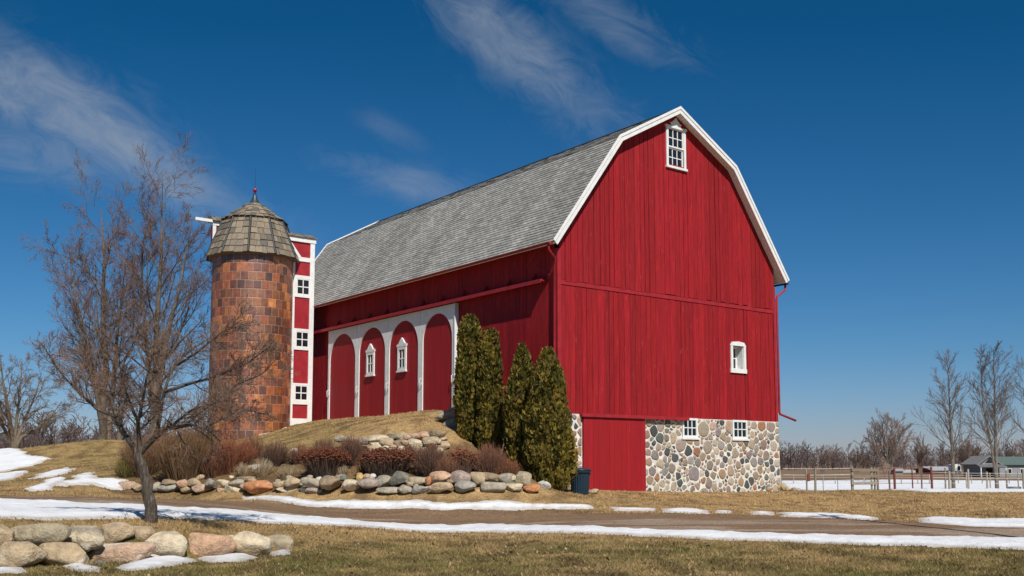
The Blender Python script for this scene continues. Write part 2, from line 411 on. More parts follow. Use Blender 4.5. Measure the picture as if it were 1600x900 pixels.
# sliding-door track on the long wall, with its brackets
g = MB(); g.box(-.36, -.05, .55, 20.6, 8.40, 8.47); g.box(-.36, -.33, .55, 20.6, 8.33, 8.398)
for y in np.arange(1.2, 20, 1.55): g.prism([(-.055, y, 8.475), (-.30, y, 8.475), (-.055, y, 8.8)], (0, .05, 0))
g.build('door_track', M['redp'], barn)
g = MB(); g.tube([(-.50, .6, 9.5), (-.46, 1.0, 9.2), (-.3, .95, 8.95), (-.2, .6, 8.8), (-.16, .3, 8.6)], .014, 6); g.build('cable', M['redp'], barn, True)
# ------ windows
def sash(mb, x0, x1, z0, z1, nx, nz, fr, mu, y, th, mp=None):
    bx = lambda a, b, c_, d, e, f: mb.hexa([mp(a, y+th, e), mp(b, y+th, e), mp(b, y, e), mp(a, y, e), mp(a, y+th, f), mp(b, y+th, f), mp(b, y, f), mp(a, y, f)], (1, 1, 1), 0)
    bx(x0, x0+fr, 0, 0, z0, z1); bx(x1-fr, x1, 0, 0, z0, z1); bx(x0+fr, x1-fr, 0, 0, z0, z0+fr); bx(x0+fr, x1-fr, 0, 0, z1-fr, z1)
    w = (x1-x0-2*fr); h = (z1-z0-2*fr)
    old = y; 
    for i in range(1, nx):
        c_ = x0+fr+w*i/nx; mb.hexa([mp(c_-mu/2, y+th*.7, z0+fr), mp(c_+mu/2, y+th*.7, z0+fr), mp(c_+mu/2, y, z0+fr), mp(c_-mu/2, y, z0+fr), mp(c_-mu/2, y+th*.7, z1-fr), mp(c_+mu/2, y+th*.7, z1-fr), mp(c_+mu/2, y, z1-fr), mp(c_-mu/2, y, z1-fr)])
    for i in range(1, nz):
        c_ = z0+fr+h*i/nz; mb.hexa([mp(x0+fr, y+th*.66, c_-mu/2), mp(x1-fr, y+th*.66, c_-mu/2), mp(x1-fr, y, c_-mu/2), mp(x0+fr, y, c_-mu/2), mp(x0+fr, y+th*.66, c_+mu/2), mp(x1-fr, y+th*.66, c_+mu/2), mp(x1-fr, y, c_+mu/2), mp(x0+fr, y, c_+mu/2)])
def pane(x0, x1, z0, z1, y, mp, parent, nx=1, nz=1):
    g = MB()
    for i in range(nx):          # old glass: every light sits at a slightly different tilt
        for j in range(nz):
            a, b = x0+(x1-x0)*i/nx, x0+(x1-x0)*(i+1)/nx; c_, d = z0+(z1-z0)*j/nz, z0+(z1-z0)*(j+1)/nz
            t = [random.uniform(-.003, .003) for _ in range(2)]
            g.add([mp(a, y+t[0], c_), mp(b, y-t[0]+t[1], c_), mp(b, y-t[0]-t[1], d), mp(a, y+t[0]-t[1], d)], [(0, 1, 2, 3)])
    g.build('pane', M['glass'], parent)
# top gable window, double hung, with a small fretted head
g = MB(); x0, x1, z0, z1 = 5.62, 6.74, 13.66, 15.24
F_ = lambda a, b, e, f, y0, y1: g.box(a, b, -y1, -y0, e, f)
F_(x0, x0+.11, z0, z1, .064, .115); F_(x1-.11, x1, z0, z1, .064, .115); F_(x0-.05, x1+.05, z1, z1+.09, .064, .14); F_(x0-.04, x1+.04, z0-.09, z0, .064, .16)
mz = (z0+z1)/2
sash(g, x0+.11, x1-.11, mz, z1, 3, 2, .055, .035, .02, .055, mpg); sash(g, x0+.11, x1-.11, z0, mz, 3, 2, .055, .035, -.02, .05, mpg)
xm = 6.18
fret = [(x0+.22, z1+.09), (x1-.22, z1+.09), (x1-.30, z1+.15), (x1-.22, z1+.22), (x1-.34, z1+.25), (xm+.1, z1+.36), (xm, z1+.46), (xm-.1, z1+.36), (x0+.34, z1+.25), (x0+.22, z1+.22), (x0+.30, z1+.15)]
g.prism([(a, -.064, b) for a, b in fret], (0, -.05, 0))
w = g.build('window', M['white'], barn); w['label'] = 'tall white twelve-light sash window high under the ridge'
pane(x0+.1, x1-.1, z0+.02, mz, -.005, mpg, w, 3, 2); pane(x0+.1, x1-.1, mz, z1-.02, .035, mpg, w, 3, 2)
# small deep-set window low in the gable
g = MB(); x0, x1, z0, z1 = 9.28, 10.22, 5.58, 6.74
g.box(x0, x0+.13, -.085, -.0355, z0, z1-.08); g.box(x1-.13, x1, -.085, -.0355, z0, z1-.08); g.box(x0-.03, x1+.03, -.10, -.0355, z0-.06, z0+.12)
g.prism([(x0-.02, -.0355, z1-.08), (x1+.02, -.0355, z1-.08), (x1-.1, -.0355, z1+.07), ((x0+x1)/2, -.0355, z1+.11), (x0+.1, -.0355, z1+.07)], (0, -.055, 0))
g.box(9.40, 9.43, -.034, .45, 5.70, 6.66); g.box(10.07, 10.10, -.034, .45, 5.70, 6.66); g.box(9.43, 10.07, -.034, .45, 5.67, 5.70); g.box(9.43, 10.07, -.034, .45, 6.66, 6.69)
sash(g, 9.43, 10.07, 5.70, 6.66, 2, 2, .06, .04, -.36, .06, mpg)
w = g.build('window', M['white'], barn); w['label'] = 'small white deep-set window low in the red gable'
pane(9.47, 10.03, 5.74, 6.62, -.34, mpg, w, 2, 2)
# ------ fieldstone footing
PAL = [(.36, .27, .19), (.42, .33, .24), (.33, .26, .21), (.38, .25, .20), (.45, .37, .28), (.24, .20, .16), (.13, .125, .115), (.085, .09, .088), (.11, .12, .10), (.30, .27, .24),
       (.45, .31, .23), (.38, .19, .11), (.36, .24, .14), (.29, .24, .23), (.20, .19, .15), (.48, .42, .35), (.28, .19, .155), (.44, .36, .27), (.37, .30, .24), (.40, .33, .27)]
def clip(poly, nx, nz, d):               # keep n.p <= d
    out = []; m = len(poly)
    for i in range(m):
        p, q = poly[i], poly[(i+1) % m]; a = p[0]*nx+p[1]*nz-d; b = q[0]*nx+q[1]*nz-d
        if a <= 0: out.append(p)
        if (a < 0 < b) or (b < 0 < a):
            t = a/(a-b); out.append((p[0]+(q[0]-p[0])*t, p[1]+(q[1]-p[1])*t))
    return out
def stonework(name, s0, s1, z0, z1, holes, mp, seed, parent, batter=0.0):
    R = random.Random(seed); seeds = []; tries = 0
    while tries < 9000:
        tries += 1
        big = tries < 500; r = R.uniform(.27, .36) if big and R.random() < .16 else (R.uniform(.14, .25) if tries < 1500 else R.uniform(.05, .14))
        x, z = R.uniform(s0, s1), R.uniform(z0, z1)
        if any(h[0] < x < h[1] and h[2] < z < h[3] for h in holes): continue
        if all((x-a)**2+((z-b)*1.12)**2 > (r+c_)**2*.64 for a, b, c_ in seeds): seeds.append((x, z, r))
    vs = []; fs = []; cs = []
    for i, (x, z, r) in enumerate(seeds):
        m_ = R.choice((.010, .014, .02, .026, .034, .045)); poly = [(x-1, z-1), (x+1, z-1), (x+1, z+1), (x-1, z+1)]
        for j, (a, b, q) in enumerate(seeds):
            if i == j: continue
            dx, dz = a-x, b-z; D = math.hypot(dx, dz)
            if D > 1.4: continue
            tcut = (D*D+r*r-q*q)/(2*D)-m_; nx, nz = dx/D, dz/D
            poly = clip(poly, nx, nz, x*nx+z*nz+tcut)
            if len(poly) < 3: break
        for nx, nz, d in ((1, 0, s1), (-1, 0, -s0), (0, 1, z1), (0, -1, -z0)):
            if len(poly) > 2: poly = clip(poly, nx, nz, d-.012)
        for h in holes:
            if len(poly) < 3: break
            dd = [(x-h[1], -1, 0, -h[1]), (h[0]-x, 1, 0, h[0]), (z-h[3], 0, -1, -h[3]), (h[2]-z, 0, 1, h[2])]
            k = max(dd); poly = clip(poly, k[1], k[2], k[3]-.015)
        if len(poly) < 3: continue
        for _ in range(R.choice((0, 1, 1, 2))):      # a chipped side
            if len(poly) < 3: break
            an = R.uniform(0, 2*pi); nx, nz = cos(an), sin(an); dmx = max(p[0]*nx+p[1]*nz for p in poly); dmn = x*nx+z*nz
            poly = clip(poly, nx, nz, dmn+(dmx-dmn)*R.uniform(.62, .9))
        if len(poly) < 3: continue
        for cut in ((.16, .84), (.25, .75)):
            q = []
            for k in range(len(poly)):
                p, w_ = poly[k], poly[(k+1) % len(poly)]
                q += [(p[0]*cut[1]+w_[0]*cut[0], p[1]*cut[1]+w_[1]*cut[0]), (p[0]*cut[0]+w_[0]*cut[1], p[1]*cut[0]+w_[1]*cut[1])]
            poly = q
        poly = [(p[0]+R.uniform(-.006, .006), p[1]+R.uniform(-.006, .006)) for p in poly]
        cx = sum(p[0] for p in poly)/len(poly); cz = sum(p[1] for p in poly)/len(poly)
        area = abs(sum(poly[k][0]*poly[(k+1) % len(poly)][1]-poly[(k+1) % len(poly)][0]*poly[k][1] for k in range(len(poly))))/2
        if area < .004: continue
        col = R.choice(PAL); t = R.uniform(.8, 1.15); col = tuple(c_*t for c_ in col)
        b0 = len(vs); n = len(poly); h = R.uniform(.012, .035)
        for sc_, dp in ((1., -.01), (.985, h*.6), (.88, h), (.5, h+R.uniform(0, .006))):
            for p in poly: vs.append(mp(cx+(p[0]-cx)*sc_, dp, cz+(p[1]-cz)*sc_)); cs.append(col)
        for ring in range(3):
            for k in range(n): fs.append((b0+ring*n+k, b0+ring*n+(k+1) % n, b0+(ring+1)*n+(k+1) % n, b0+(ring+1)*n+k))
        fs.append(tuple(b0+3*n+k for k in range(n)))
    me = bpy.data.meshes.new(name); me.from_pydata(vs, [], fs); me.update(); add_col(me, cs, 'POINT')
    me.polygons.foreach_set('use_smooth', [True]*len(fs))
    return link(name, me, M['stone'], parent)
FZ0 = .25
g = MB()
HB = [(6.30, 7.20, 2.74, 3.56), (9.27, 10.23, 2.74, 3.56)]
def mblk(a, b, z0_, z1_): g.box(a, b, -.055, .3, z0_, z1_)
mblk(-.06, 1.08, FZ0, ZF-.012); mblk(4.16, 6.30, FZ0, ZF-.012); mblk(6.30, 7.20, FZ0, 2.74); mblk(7.20, 9.27, FZ0, ZF-.012); mblk(9.27, 10.23, FZ0, 2.74)
g.hexa([(10.23, -.055, FZ0), (12.36, -.055, FZ0), (12.36, .3, FZ0), (10.23, .3, FZ0), (10.23, -.055, ZF-.012), (12.26, -.055, ZF-.012), (12.26, .3, ZF-.012), (10.23, .3, ZF-.012)])
g.box(-.06, .3, .301, 7.0, FZ0, ZF-.03); g.box(12.0, 12.26, .301, LB, FZ0-.2, ZF-.012)
foot = g.build('stone_footing', M['mortar'], barn)
mpf = lambda s, d, z: (s, -.055-d, z)
stonework('fieldstones', 4.2, 12.3, FZ0+.1, ZF-.02, HB, mpf, 5, foot)
stonework('fieldstones', -.04, 1.05, FZ0+.1, ZF-.02, [], mpf, 8, foot)
stonework('fieldstones', .0, 6.2, FZ0+.6, ZF-.03, [], lambda s, d, z: (-.06-d, s, z), 9, foot)
stonework('fieldstones', .0, 2.4, FZ0+.1, ZF-.03, [], lambda s, d, z: (12.31-(z-FZ0)*.02+d, s, z), 19, foot)
for (x0, x1, z0, z1), lb in zip(HB, ('white six-light cellar window beside the red door', 'white six-light cellar window nearer the barn corner')):
    g = MB(); sash(g, x0+.02, x1-.02, z0+.05, z1+.0, 3, 2, .085, .04, .045, .045, mpg)
    g.box(x0-.05, x1+.05, -.13, -.058, z0-.03, z0+.05)
    w = g.build('window', M['white'], barn); w['label'] = lb
    pane(x0+.06, x1-.06, z0+.09, z1-.04, .05, mpg, w, 3, 2)
    g = MB(); g.box(x0, x1, .0, .02, z0, z1); g.build('window_backing', M['dark'], w)
# red cellar door on its rail
g = MB(); boards(g, 1.07, 4.19, .66, lambda x: 3.46, (), [], .13, .03, mpg, (.17, .3), (.002, .006), tint=(.95, 1.08))
g.box(1.07, 4.19, -.129, -.09, .67, 3.45)
d = g.build('cellar_door', M['reddoor'], barn); d['label'] = 'wide plain red sliding door in the fieldstone footing'
g = MB(); g.box(.95, 6.55, -.22, -.06, 3.50, 3.58); g.box(.95, 6.55, -.24, -.222, 3.45, 3.57)
g.build('door_rail', M['redp'], barn)
# ------ four arched door leaves on the long wall
edges = [6.40, 9.02, 11.84, 14.64, 17.62]; ZB, ZT = 3.93, 8.33
names = ['nearest', 'second', 'third', 'farthest']
for k in range(4):
    y0, y1 = edges[k]+.012, edges[k+1]-.012; pw = .17
    dx = .0 if k in (0, 3) else .0
    g = MB(); ym = (y0+y1)/2; ra = (y1-y0)/2-pw; zc_ = 8.06-ra
    xf, xb = -.175, -.128
    n = 28; arc = [(ym-ra*cos(pi*i/n), zc_+ra*sin(pi*i/n)) for i in range(n+1)]
    arc = [(y0+pw, ZB)]+arc+[(y1-pw, ZB)]
    outer = [(y0, ZB)]+[(y0, zc_)]+[(y0+(y1-y0)*i/(n) if True else 0, ZT) for i in range(1, n)]+[(y1, zc_)]+[(y1, ZB)]
    outer[2] = (y0, ZT); outer[-3] = (y1, ZT)
    for i in range(len(arc)-1):
        a, b, c_, d_ = arc[i], arc[i+1], outer[i+1], outer[i]
        g.hexa([(xf, *a), (xf, *b), (xb, *b), (xb, *a), (xf, *d_), (xf, *c_), (xb, *c_), (xb, *d_)])
    leaf = g.build('barn_door', M['white'], barn)
    g = MB(); boards(g, y0+.01, y1-.01, ZB+.004, lambda y: ZT-.01, (), [], .03, .09, mpw, (.2, .3), (.001, .004), tint=(.95, 1.06)); g.build('arched_panel', M['reddoor'], leaf)
    for yy in ((y0+.08, y1-.08) if k == 0 else (y1-.08,)):
        g = MB(); g.tube([(-.176, yy, 5.02), (-.25, yy, 5.08), (-.25, yy, 5.34), (-.176, yy, 5.4)], .016, 6); g.tube([(-.18, yy-.06, 5.2), (-.23, yy-.12, 5.2), (-.23, yy-.12, 5.12), (-.18, yy-.06, 5.1)], .012, 6)
        g.build('handle', M['white'], leaf, True)
    if k in (1, 2):
        yc = 10.56 if k == 1 else 13.38; g = MB(); x0, x1, z0, z1 = yc-.36, yc+.36, 5.86, 6.92
        mpd = lambda s, d, z: (-d, s, z)
        sash(g, x0, x1, z0, z1, 2, 2, .13, .05, .13, .06, mpd)
        g.hexa([mpd(x0-.04, .22, z0-.07), mpd(x1+.04, .22, z0-.07), mpd(x1+.04, .13, z0-.07), mpd(x0-.04, .13, z0-.07), mpd(x0-.04, .22, z0), mpd(x1+.04, .22, z0), mpd(x1+.04, .13, z0), mpd(x0-.04, .13, z0)])
        g.prism([mpd(x0-.03, .13, z1), mpd(x1+.03, .13, z1), mpd(x1+.05, .13, z1+.1), mpd(x1-.1, .13, z1+.14), mpd(yc+.1, .13, z1+.32), mpd(yc, .13, z1+.4), mpd(yc-.1, .13, z1+.32), mpd(x0+.1, .13, z1+.14), mpd(x0-.05, .13, z1+.1)], (-.07, 0, 0))
        w = g.build('window', M['white'], leaf); pane(x0+.1, x1-.1, z0+.1, z1-.1, .15, mpd, w, 2, 2)
    leaf['label'] = f'{names[k]} white-framed door leaf with a red round-arched panel'
g = MB(); g.box(-.21, -.03, 6.33, 6.40, ZB, ZT+.01); g.build('door_jamb', M['white'], barn)
# ------------------------------------------------------------------ SILO with its chute
SX, SY = -3.5, 19.3; Yc = BL(SX, SY)[1]
zat = lambda py, Y=Yc: float(at(389, py, Y)[2])
RS = 1.95; ZE = zat(404); ZK = zat(346); ZTOP = zat(320); ZS0 = 2.5
silo = empty('silo', BL(SX, SY, 0), AZ); tag(silo, 'round brown glazed-tile silo with a shingled bell roof and red chute', 'silo')
g = MB(); rh = .42; nT = 32; r_ = 0; z = ZS0
g.lathe([(RS-.005, ZS0-.6), (RS-.005, ZE+.1)], 64, mi=1, col=(1, 1, 1))
TP = [(.20, .060, .030), (.25, .088, .036), (.12, .042, .032), (.095, .040, .036), (.32, .125, .045), (.155, .055, .032), (.23, .072, .032), (.14, .045, .030), (.18, .075, .05)]
while z < ZE:
    ph = (.5*(r_ % 2)+random.uniform(-.06, .06))*2*pi/nT
    for k in range(nT):
        a0 = ph+2*pi*k/nT+.0058; a1 = ph+2*pi*(k+1)/nT-.0058; z0, z1 = z+.010, min(z+rh-.010, ZE+.08)
        c_ = random.choice(TP); t = random.uniform(.6, 1.55); c_ = (c_[0]*t*1.32, c_[1]*t*1.12, c_[2]*t*.72)
        tilt = random.uniform(-.003, .003); ti2 = random.uniform(-.0016, .0016); vs = []
        for j in range(4):
            a = a0+(a1-a0)*j/3; e = tilt*(j/3-.5)
            for zz, rr in ((z0, RS-.03), (z0, RS-.001+e-ti2), (z0+.03, RS+.003+e-ti2), (z1-.03, RS+.003+e+ti2), (z1, RS-.001+e+ti2), (z1, RS-.03)):
                vs.append((rr*cos(a), rr*sin(a), zz))
        fs = [(j*6+q, (j+1)*6+q, (j+1)*6+q+1, j*6+q+1) for j in range(3) for q in range(5)]+[(0, 1, 2, 3, 4, 5), (23, 22, 21, 20, 19, 18)]
        g.add(vs, fs, c_)
    z += rh; r_ += 1
g.build('tile_wall', [M['tile'], M['tilejoint']], silo)
# bell roof: faceted, each course laid shake by shake, dark ribs on the hips
NF = 11; PH = radians(-90-36+7)
RP = [(2.28, ZE-.10), (1.95, ZE+(ZK-ZE)*.40), (1.71, ZE+(ZK-ZE)*.70), (1.50, ZK), (1.62, ZK-.05), (1.15, ZK+(ZTOP-ZK)*.33), (.74, ZK+(ZTOP-ZK)*.67), (.38, ZTOP+.02)]
g = MB(); g.lathe([(2.2, ZE-.12)]+[(r-.06, z) for r, z in RP[:4]]+[(r-.06, z) for r, z in RP[5:]], NF, ph=PH, col=(.2, .15, .11))
WC = [(.21, .165, .115), (.26, .21, .15), (.17, .14, .105), (.23, .19, .145), (.14, .12, .098), (.29, .235, .165)]
def prof_r(z_, P): return float(np.interp(z_, [p[1] for p in P], [p[0] for p in P]))
def courses(P, nc, ovh):
    zs = np.linspace(P[0][1], P[-1][1], nc+1)
    for i in range(nc):
        z0, z1 = zs[i], min(zs[i+1]+.06, P[-1][1]); r0 = prof_r(z0, P)+ovh; r1 = prof_r(z1, P)
        for f in range(NF):
            a0, a1 = PH+2*pi*f/NF, PH+2*pi*(f+1)/NF
            p0 = np.array([cos(a0), sin(a0)]); p1 = np.array([cos(a1), sin(a1)])
            wd = r0*2*sin(pi/NF); n = max(2, int(wd/.29)); cuts = [0]+sorted(min(.96, max(.04, (q+random.uniform(-.25, .25))/n)) for q in range(1, n))+[1]
            for u0, u1 in zip(cuts[:-1], cuts[1:]):
                j = random.uniform(-.03, .022); jr = random.uniform(-.006, .014); c_ = random.choice(WC); g_ = .008/max(wd, .3)
                q = []
                for (r, zz, th) in ((r0+jr, z0+j, 0), (r1, z1, 0)):
                    A = (p0+(p1-p0)*(u0+g_))*r; B = (p0+(p1-p0)*(u1-g_))*r; q.append(((*A, zz), (*B, zz)))
                lo = [((v[0]*(1-.06/r0)), v[1]*(1-.06/r0), v[2]-.004) for v in q[0]]
                g.add([q[0][0], q[0][1], q[1][1], q[1][0], lo[0], lo[1]], [(0, 1, 2, 3), (4, 5, 1, 0)], c_)
courses(RP[:4], 6, .04); courses(RP[4:], 6, .04)
roof_s = g.build('bell_roof', M['shake'], silo)
g = MB()
for f in range(NF):
    a = PH+2*pi*f/NF
    g.tube([((r+.025)*cos(a), (r+.025)*sin(a), z) for r, z in RP[:4]], .06, 6)
g.build('hip_rib', M['iron'], roof_s)
g = MB(); zf = zat(322); zb = zat(297.5)
g.lathe([(.44, zf-.05), (.27, zf+.12), (.16, zf+.32), (.09, zf+.5), (.065, zb-.16)], 16); fin = g.build('finial', M['copper'], silo, True)
def ball(name, z, r, mat):
    g = MB(); g.lathe([(r*max(.02, sin(pi*i/10)), z-r*cos(pi*i/10)) for i in range(11)], 14); return g.build(name, mat, fin, True)
ball('ball', zb, .105, flat_mat('red_glass_ball', (.30, .012, .03), .15, amt=.05)); ball('ball', zb-.17, .075, flat_mat('blue_glass_ball', (.012, .02, .14), .15, amt=.05))
g = MB(); g.tube([(0, 0, zb+.1), (0, 0, zb+.16), (0, 0, zb+1.2)], [.02, .012, .004], 6); g.build('lightning_rod', M['iron'], fin)
# chute
cY = float((BL(-1.2, 18.35))[1]); zc = lambda py: float(at(468, py, cY)[2])
CX0, CX1, CY0 = 1.60, 2.85, -.95
ch = MB(); ch.box(CX0+.03, CX1-.03, CY0+.03, .1, 2.8, zc(378)); ch.box(.9, CX0+.03, CY0+.03, .1, ZE+.12, zc(378))
chute = ch.build('chute', M['redp'], silo)
t = MB(); yA, yB = CY0-.02, CY0+.029
t.box(CX0, CX0+.20, yA, yB, 3.0, zc(404)); t.box(CX1-.24, CX1, yA, yB, 3.0, zc(378)); t.box(CX1-.031, CX1+.012, yB+.001, .1, 3.0, zc(378))
for a, b in ((660, 654), (632, 626), (602, 599), (547, 543), (518, 514), (465, 461), (436, 431), (409, 402.5)):
    t.box(CX0+.2, CX1-.24, yA+.003, yB, zc(a) if a != 660 else 3.0, zc(b))
for a, b in ((626, 602), (543, 518), (461, 436)):
    t.box(CX0+.2, CX0+.3, yA+.003, yB, zc(a), zc(b))
t.box(1.2, CX1+.05, yA-.03, yB, zc(379), zc(372))
t.prism([(1.98, yA, zc(404)), (2.16, yA, zc(404)), (1.52, yA, zc(379)), (1.34, yA, zc(379))], (0, .045, 0))
t.box(CX0+.2, 2.13, yA+.003, yB, zc(404.5), zc(402.4))
t.build('trim', M['white'], chute)
for a, b in ((626, 602), (543, 518), (461, 436)):
    q = MB(); x0, x1 = CX0+.3, CX1-.24
    sash(q, x0, x1, zc(a), zc(b), 2, 2, .055, .05, -CY0-.02, .03, lambda s, d, z: (s, -d, z))
    wdw = q.build('window', [M['white'], M['glass']], chute)
    wdw.data.from_pydata if False else None
    g2 = MB(); g2.v = []; 
    me = wdw.data
    import bmesh
    bm = bmesh.new(); bm.from_mesh(me); y_ = CY0+.012
    f = bm.faces.new([bm.verts.new((x0+.03, y_, zc(a)+.03)), bm.verts.new((x1-.03, y_, zc(a)+.03)), bm.verts.new((x1-.03, y_, zc(b)-.03)), bm.verts.new((x0+.03, y_, zc(b)-.03))]); f.material_index = 1
    bm.to_mesh(me); bm.free()
def shake_roof(name, x0, x1, yA, yR, yB, z0, zr, parent):
    g = MB()
    for (ya, yb) in ((yA, yR), (yB, yR)):
        for i in range(4):
            s0, s1 = i/4, (i+1.2)/4; s1 = min(1, s1); x = x0
            while x < x1-.02:
                w_ = min(random.uniform(.12, .26), x1-x); c_ = random.choice(WC); j = random.uniform(0, .015)
                A = (ya+(yb-ya)*s0, z0+(zr-z0)*s0+.04+j); B = (ya+(yb-ya)*s1, z0+(zr-z0)*s1+.012)
                g.add([(x+.004, A[0], A[1]), (x+w_-.004, A[0], A[1]), (x+w_-.004, B[0], B[1]), (x+.004, B[0], B[1]), (x+.004, A[0], A[1]-.045), (x+w_-.004, A[0], A[1]-.045)], [(0, 1, 2, 3), (4, 5, 1, 0)], c_); x += w_
    g.prism([(x0+.01, yA+.01, z0), (x0+.01, yR, zr), (x0+.01, yB-.01, z0)], (x1-x0-.02, 0, 0), (.2, .15, .11))
    g.build(name, M['shake'], parent)
shake_roof('chute_roof', .8, CX1+.07, CY0-.12, -.35, .25, zc(372)+.003, zc(363), chute)
# hay dormer on the far side with its white hoist beam
dY = float(BL(SX-1.2, SY+1.8)[1]); zd = lambda py: float(at(330, py, dY)[2])
g = MB(); g.box(-1.40, .6, 1.78, 2.1, ZE+.3, zd(352)); dorm = g.build('hay_dormer', M['redp'], silo)
g = MB(); g.box(-1.44, -1.27, 1.74, 1.779, ZE+.2, zd(353)); g.box(-1.44, .5, 1.73, 1.778, zd(353)+.002, zd(346)); g.build('trim', M['white'], dorm)
shake_roof('dormer_roof', -1.5, .6, 1.6, 2.0, 2.4, zd(346)+.003, zd(337.5), dorm)
g = MB(); g.box(-2.34, -1.445, 1.70, 1.80, zd(349), zd(344.5)); g.build('hoist_beam', M['white'], dorm)
# ------------------------------------------------------------------ GROUND, ROAD, SNOW, GRASS
TAN = np.array((.42, .275, .125)); OLV = np.array((.125, .112, .030)); BRN = np.array((.15, .088, .042)); EARTH = np.array((.12, .070, .036))
def wpoly(px): return np.array([gp(x, y)[:2] for x, y in px])
def poly_sd(x, y, P):                     # signed distance, positive inside
    d = np.full(x.shape, 1e9); ins = np.zeros(x.shape, bool); n = len(P)
    for i in range(n):
        a, b = P[i], P[(i+1) % n]; e = b-a; L = e@e
        if L < 1e-9: continue
        t = np.clip(((x-a[0])*e[0]+(y-a[1])*e[1])/L, 0, 1)
        d = np.minimum(d, np.hypot(x-a[0]-t*e[0], y-a[1]-t*e[1]))
        c_ = (a[1] > y) != (b[1] > y)
        with np.errstate(divide='ignore', invalid='ignore'):
            ins ^= c_ & (x < (b[0]-a[0])*(y-a[1])/(b[1]-a[1])+a[0])
    return np.where(ins, d, -d)
BED = wpoly([(175, 768), (300, 770), (400, 770), (500, 771), (600, 772), (700, 771), (830, 768), (880, 764), (890, 752), (790, 705), (712, 690), (640, 700), (520, 705), (400, 705), (330, 690), (250, 690), (180, 715)])
ROAD = wpoly([(-60, 771), (0, 776), (200, 780), (400, 785), (600, 795), (800, 799), (1000, 804), (1200, 808), (1300, 811), (1400, 816), (1660, 824),
              (1660, 846), (1400, 843), (1200, 838), (1000, 832), (800, 827), (640, 824), (500, 816), (300, 804), (150, 800), (0, 797), (-60, 796)])
def gcol(x, y):
    n1 = fbm(x*.55, y*.55, 3); n2 = fbm(x*1.9, y*1.9, 9); n3 = fbm(x*.16, y*.16, 21)
    w = 1-sstep(20.8, 23.6, y+.9*(n1-.5)*2+.06*x)
    strip = sstep(.1, .5, y-front_line(x))*sstep(-2.6, -4.0, x); w = w*(1-strip*.75)
    hill = sstep(34, 38, y)*sstep(-4, -9, x)*.45; w = np.maximum(w, hill)
    w = np.clip(w*(.74+1.9*(n2-.5)+1.1*(n1-.5)), 0, 1)[:, None]
    c_ = TAN*(1-w)+OLV*w
    b = (sstep(.54, .66, n2)*.62)[:, None]; c_ = c_*(1-b)+BRN*b
    e = (sstep(-.1, .35, poly_sd(x, y, BED)+.3*(n2-.5)))[:, None]*.75; c_ = c_*(1-e)+EARTH*e
    rd = poly_sd(x, y, ROAD); mu = (sstep(-1.3, .1, rd+1.1*(n2-.5)+.5*(n1-.5))*.8*(y < 60))[:, None]; c_ = c_*(1-mu)+np.array((.19, .118, .062))*mu
    f = sstep(62, 85, y)[:, None]; c_ = c_*(1-f)+f*(np.array((.20, .125, .085))*(1-n3[:, None])+np.array((.30, .20, .11))*n3[:, None])
    return c_*(.82+.36*n1[:, None])
def axis(a, b, h, far, g=1.22):
    c_ = list(np.arange(a, b+1e-6, h)); s = h
    lo = [a]; 
    while lo[-1] > -far: s *= g; lo.append(lo[-1]-s)
    s = h; up = [b]
    while up[-1] < far: s *= g; up.append(up[-1]+s)
    return np.array(lo[:0:-1]+c_+up[1:])
def grid_mesh(name, xs, ys, zf, mat, **k):
    X, Y = np.meshgrid(xs, ys); X = X.ravel(); Y = Y.ravel(); nx, ny = len(xs), len(ys)
    I = (np.arange(ny-1)[:, None]*nx+np.arange(nx-1)[None]).ravel()
    return X, Y, np.stack([I, I+1, I+nx+1, I+nx], 1)
def ground_mat():
    m, nt, b = new_mat('dry_lawn'); n = N(nt)
    pos = n('ShaderNodeNewGeometry').outputs['Position']
    a = n('ShaderNodeAttribute', attribute_name='Col').outputs['Color']
    f1 = n.ramp(n.noise(pos, 3.2, 6, .65), ((.3, .62), (.7, 1.22))); f2 = n.ramp(n.noise(n.mapv(pos, (1, .6, 1)), 26, 4, .7), ((.3, .5), (.72, 1.4)))
    c = n.mix(1., n.mix(1., a, f1, 'MULTIPLY'), f2, 'MULTIPLY')
    sp_ = n.ramp(n.noise(pos, 9, 5, .7), ((.60, 0.), (.68, .55)))
    c = n.mix(sp_, c, (.40, .28, .13))
    nt.links.new(c, b.inputs['Base Color']); b.inputs['Roughness'].default_value = .95; b.inputs['Specular IOR Level'].default_value = .1
    n.bump(n.noise(pos, 22, 5, .7), b, .8, .05); return m
xs = axis(-24, 24, .25, 3200); ys = axis(9, 62, .25, 3200); ys = ys[ys > -60]
X, Y, F = grid_mesh('ground', xs, ys, None, None)
Z = T(X, Y)+.035*(fbm(X*1.3, Y*1.3, 31)-.5)*(np.abs(X) < 40)
np_mesh('ground', np.stack([X, Y, Z], 1), F, ground_mat(), vcol=gcol(X, Y), smooth=True)['kind'] = 'structure'
def edge_dirt(x, y, d):                  # grit that melts out along the rim of old snow
    k = (1-sstep(.0, .26, d+.22*(fbm(x*4.5, y*4.5, 44)-.5)))[:, None]*.62
    return (1-k)+np.array((.50, .40, .30))*k
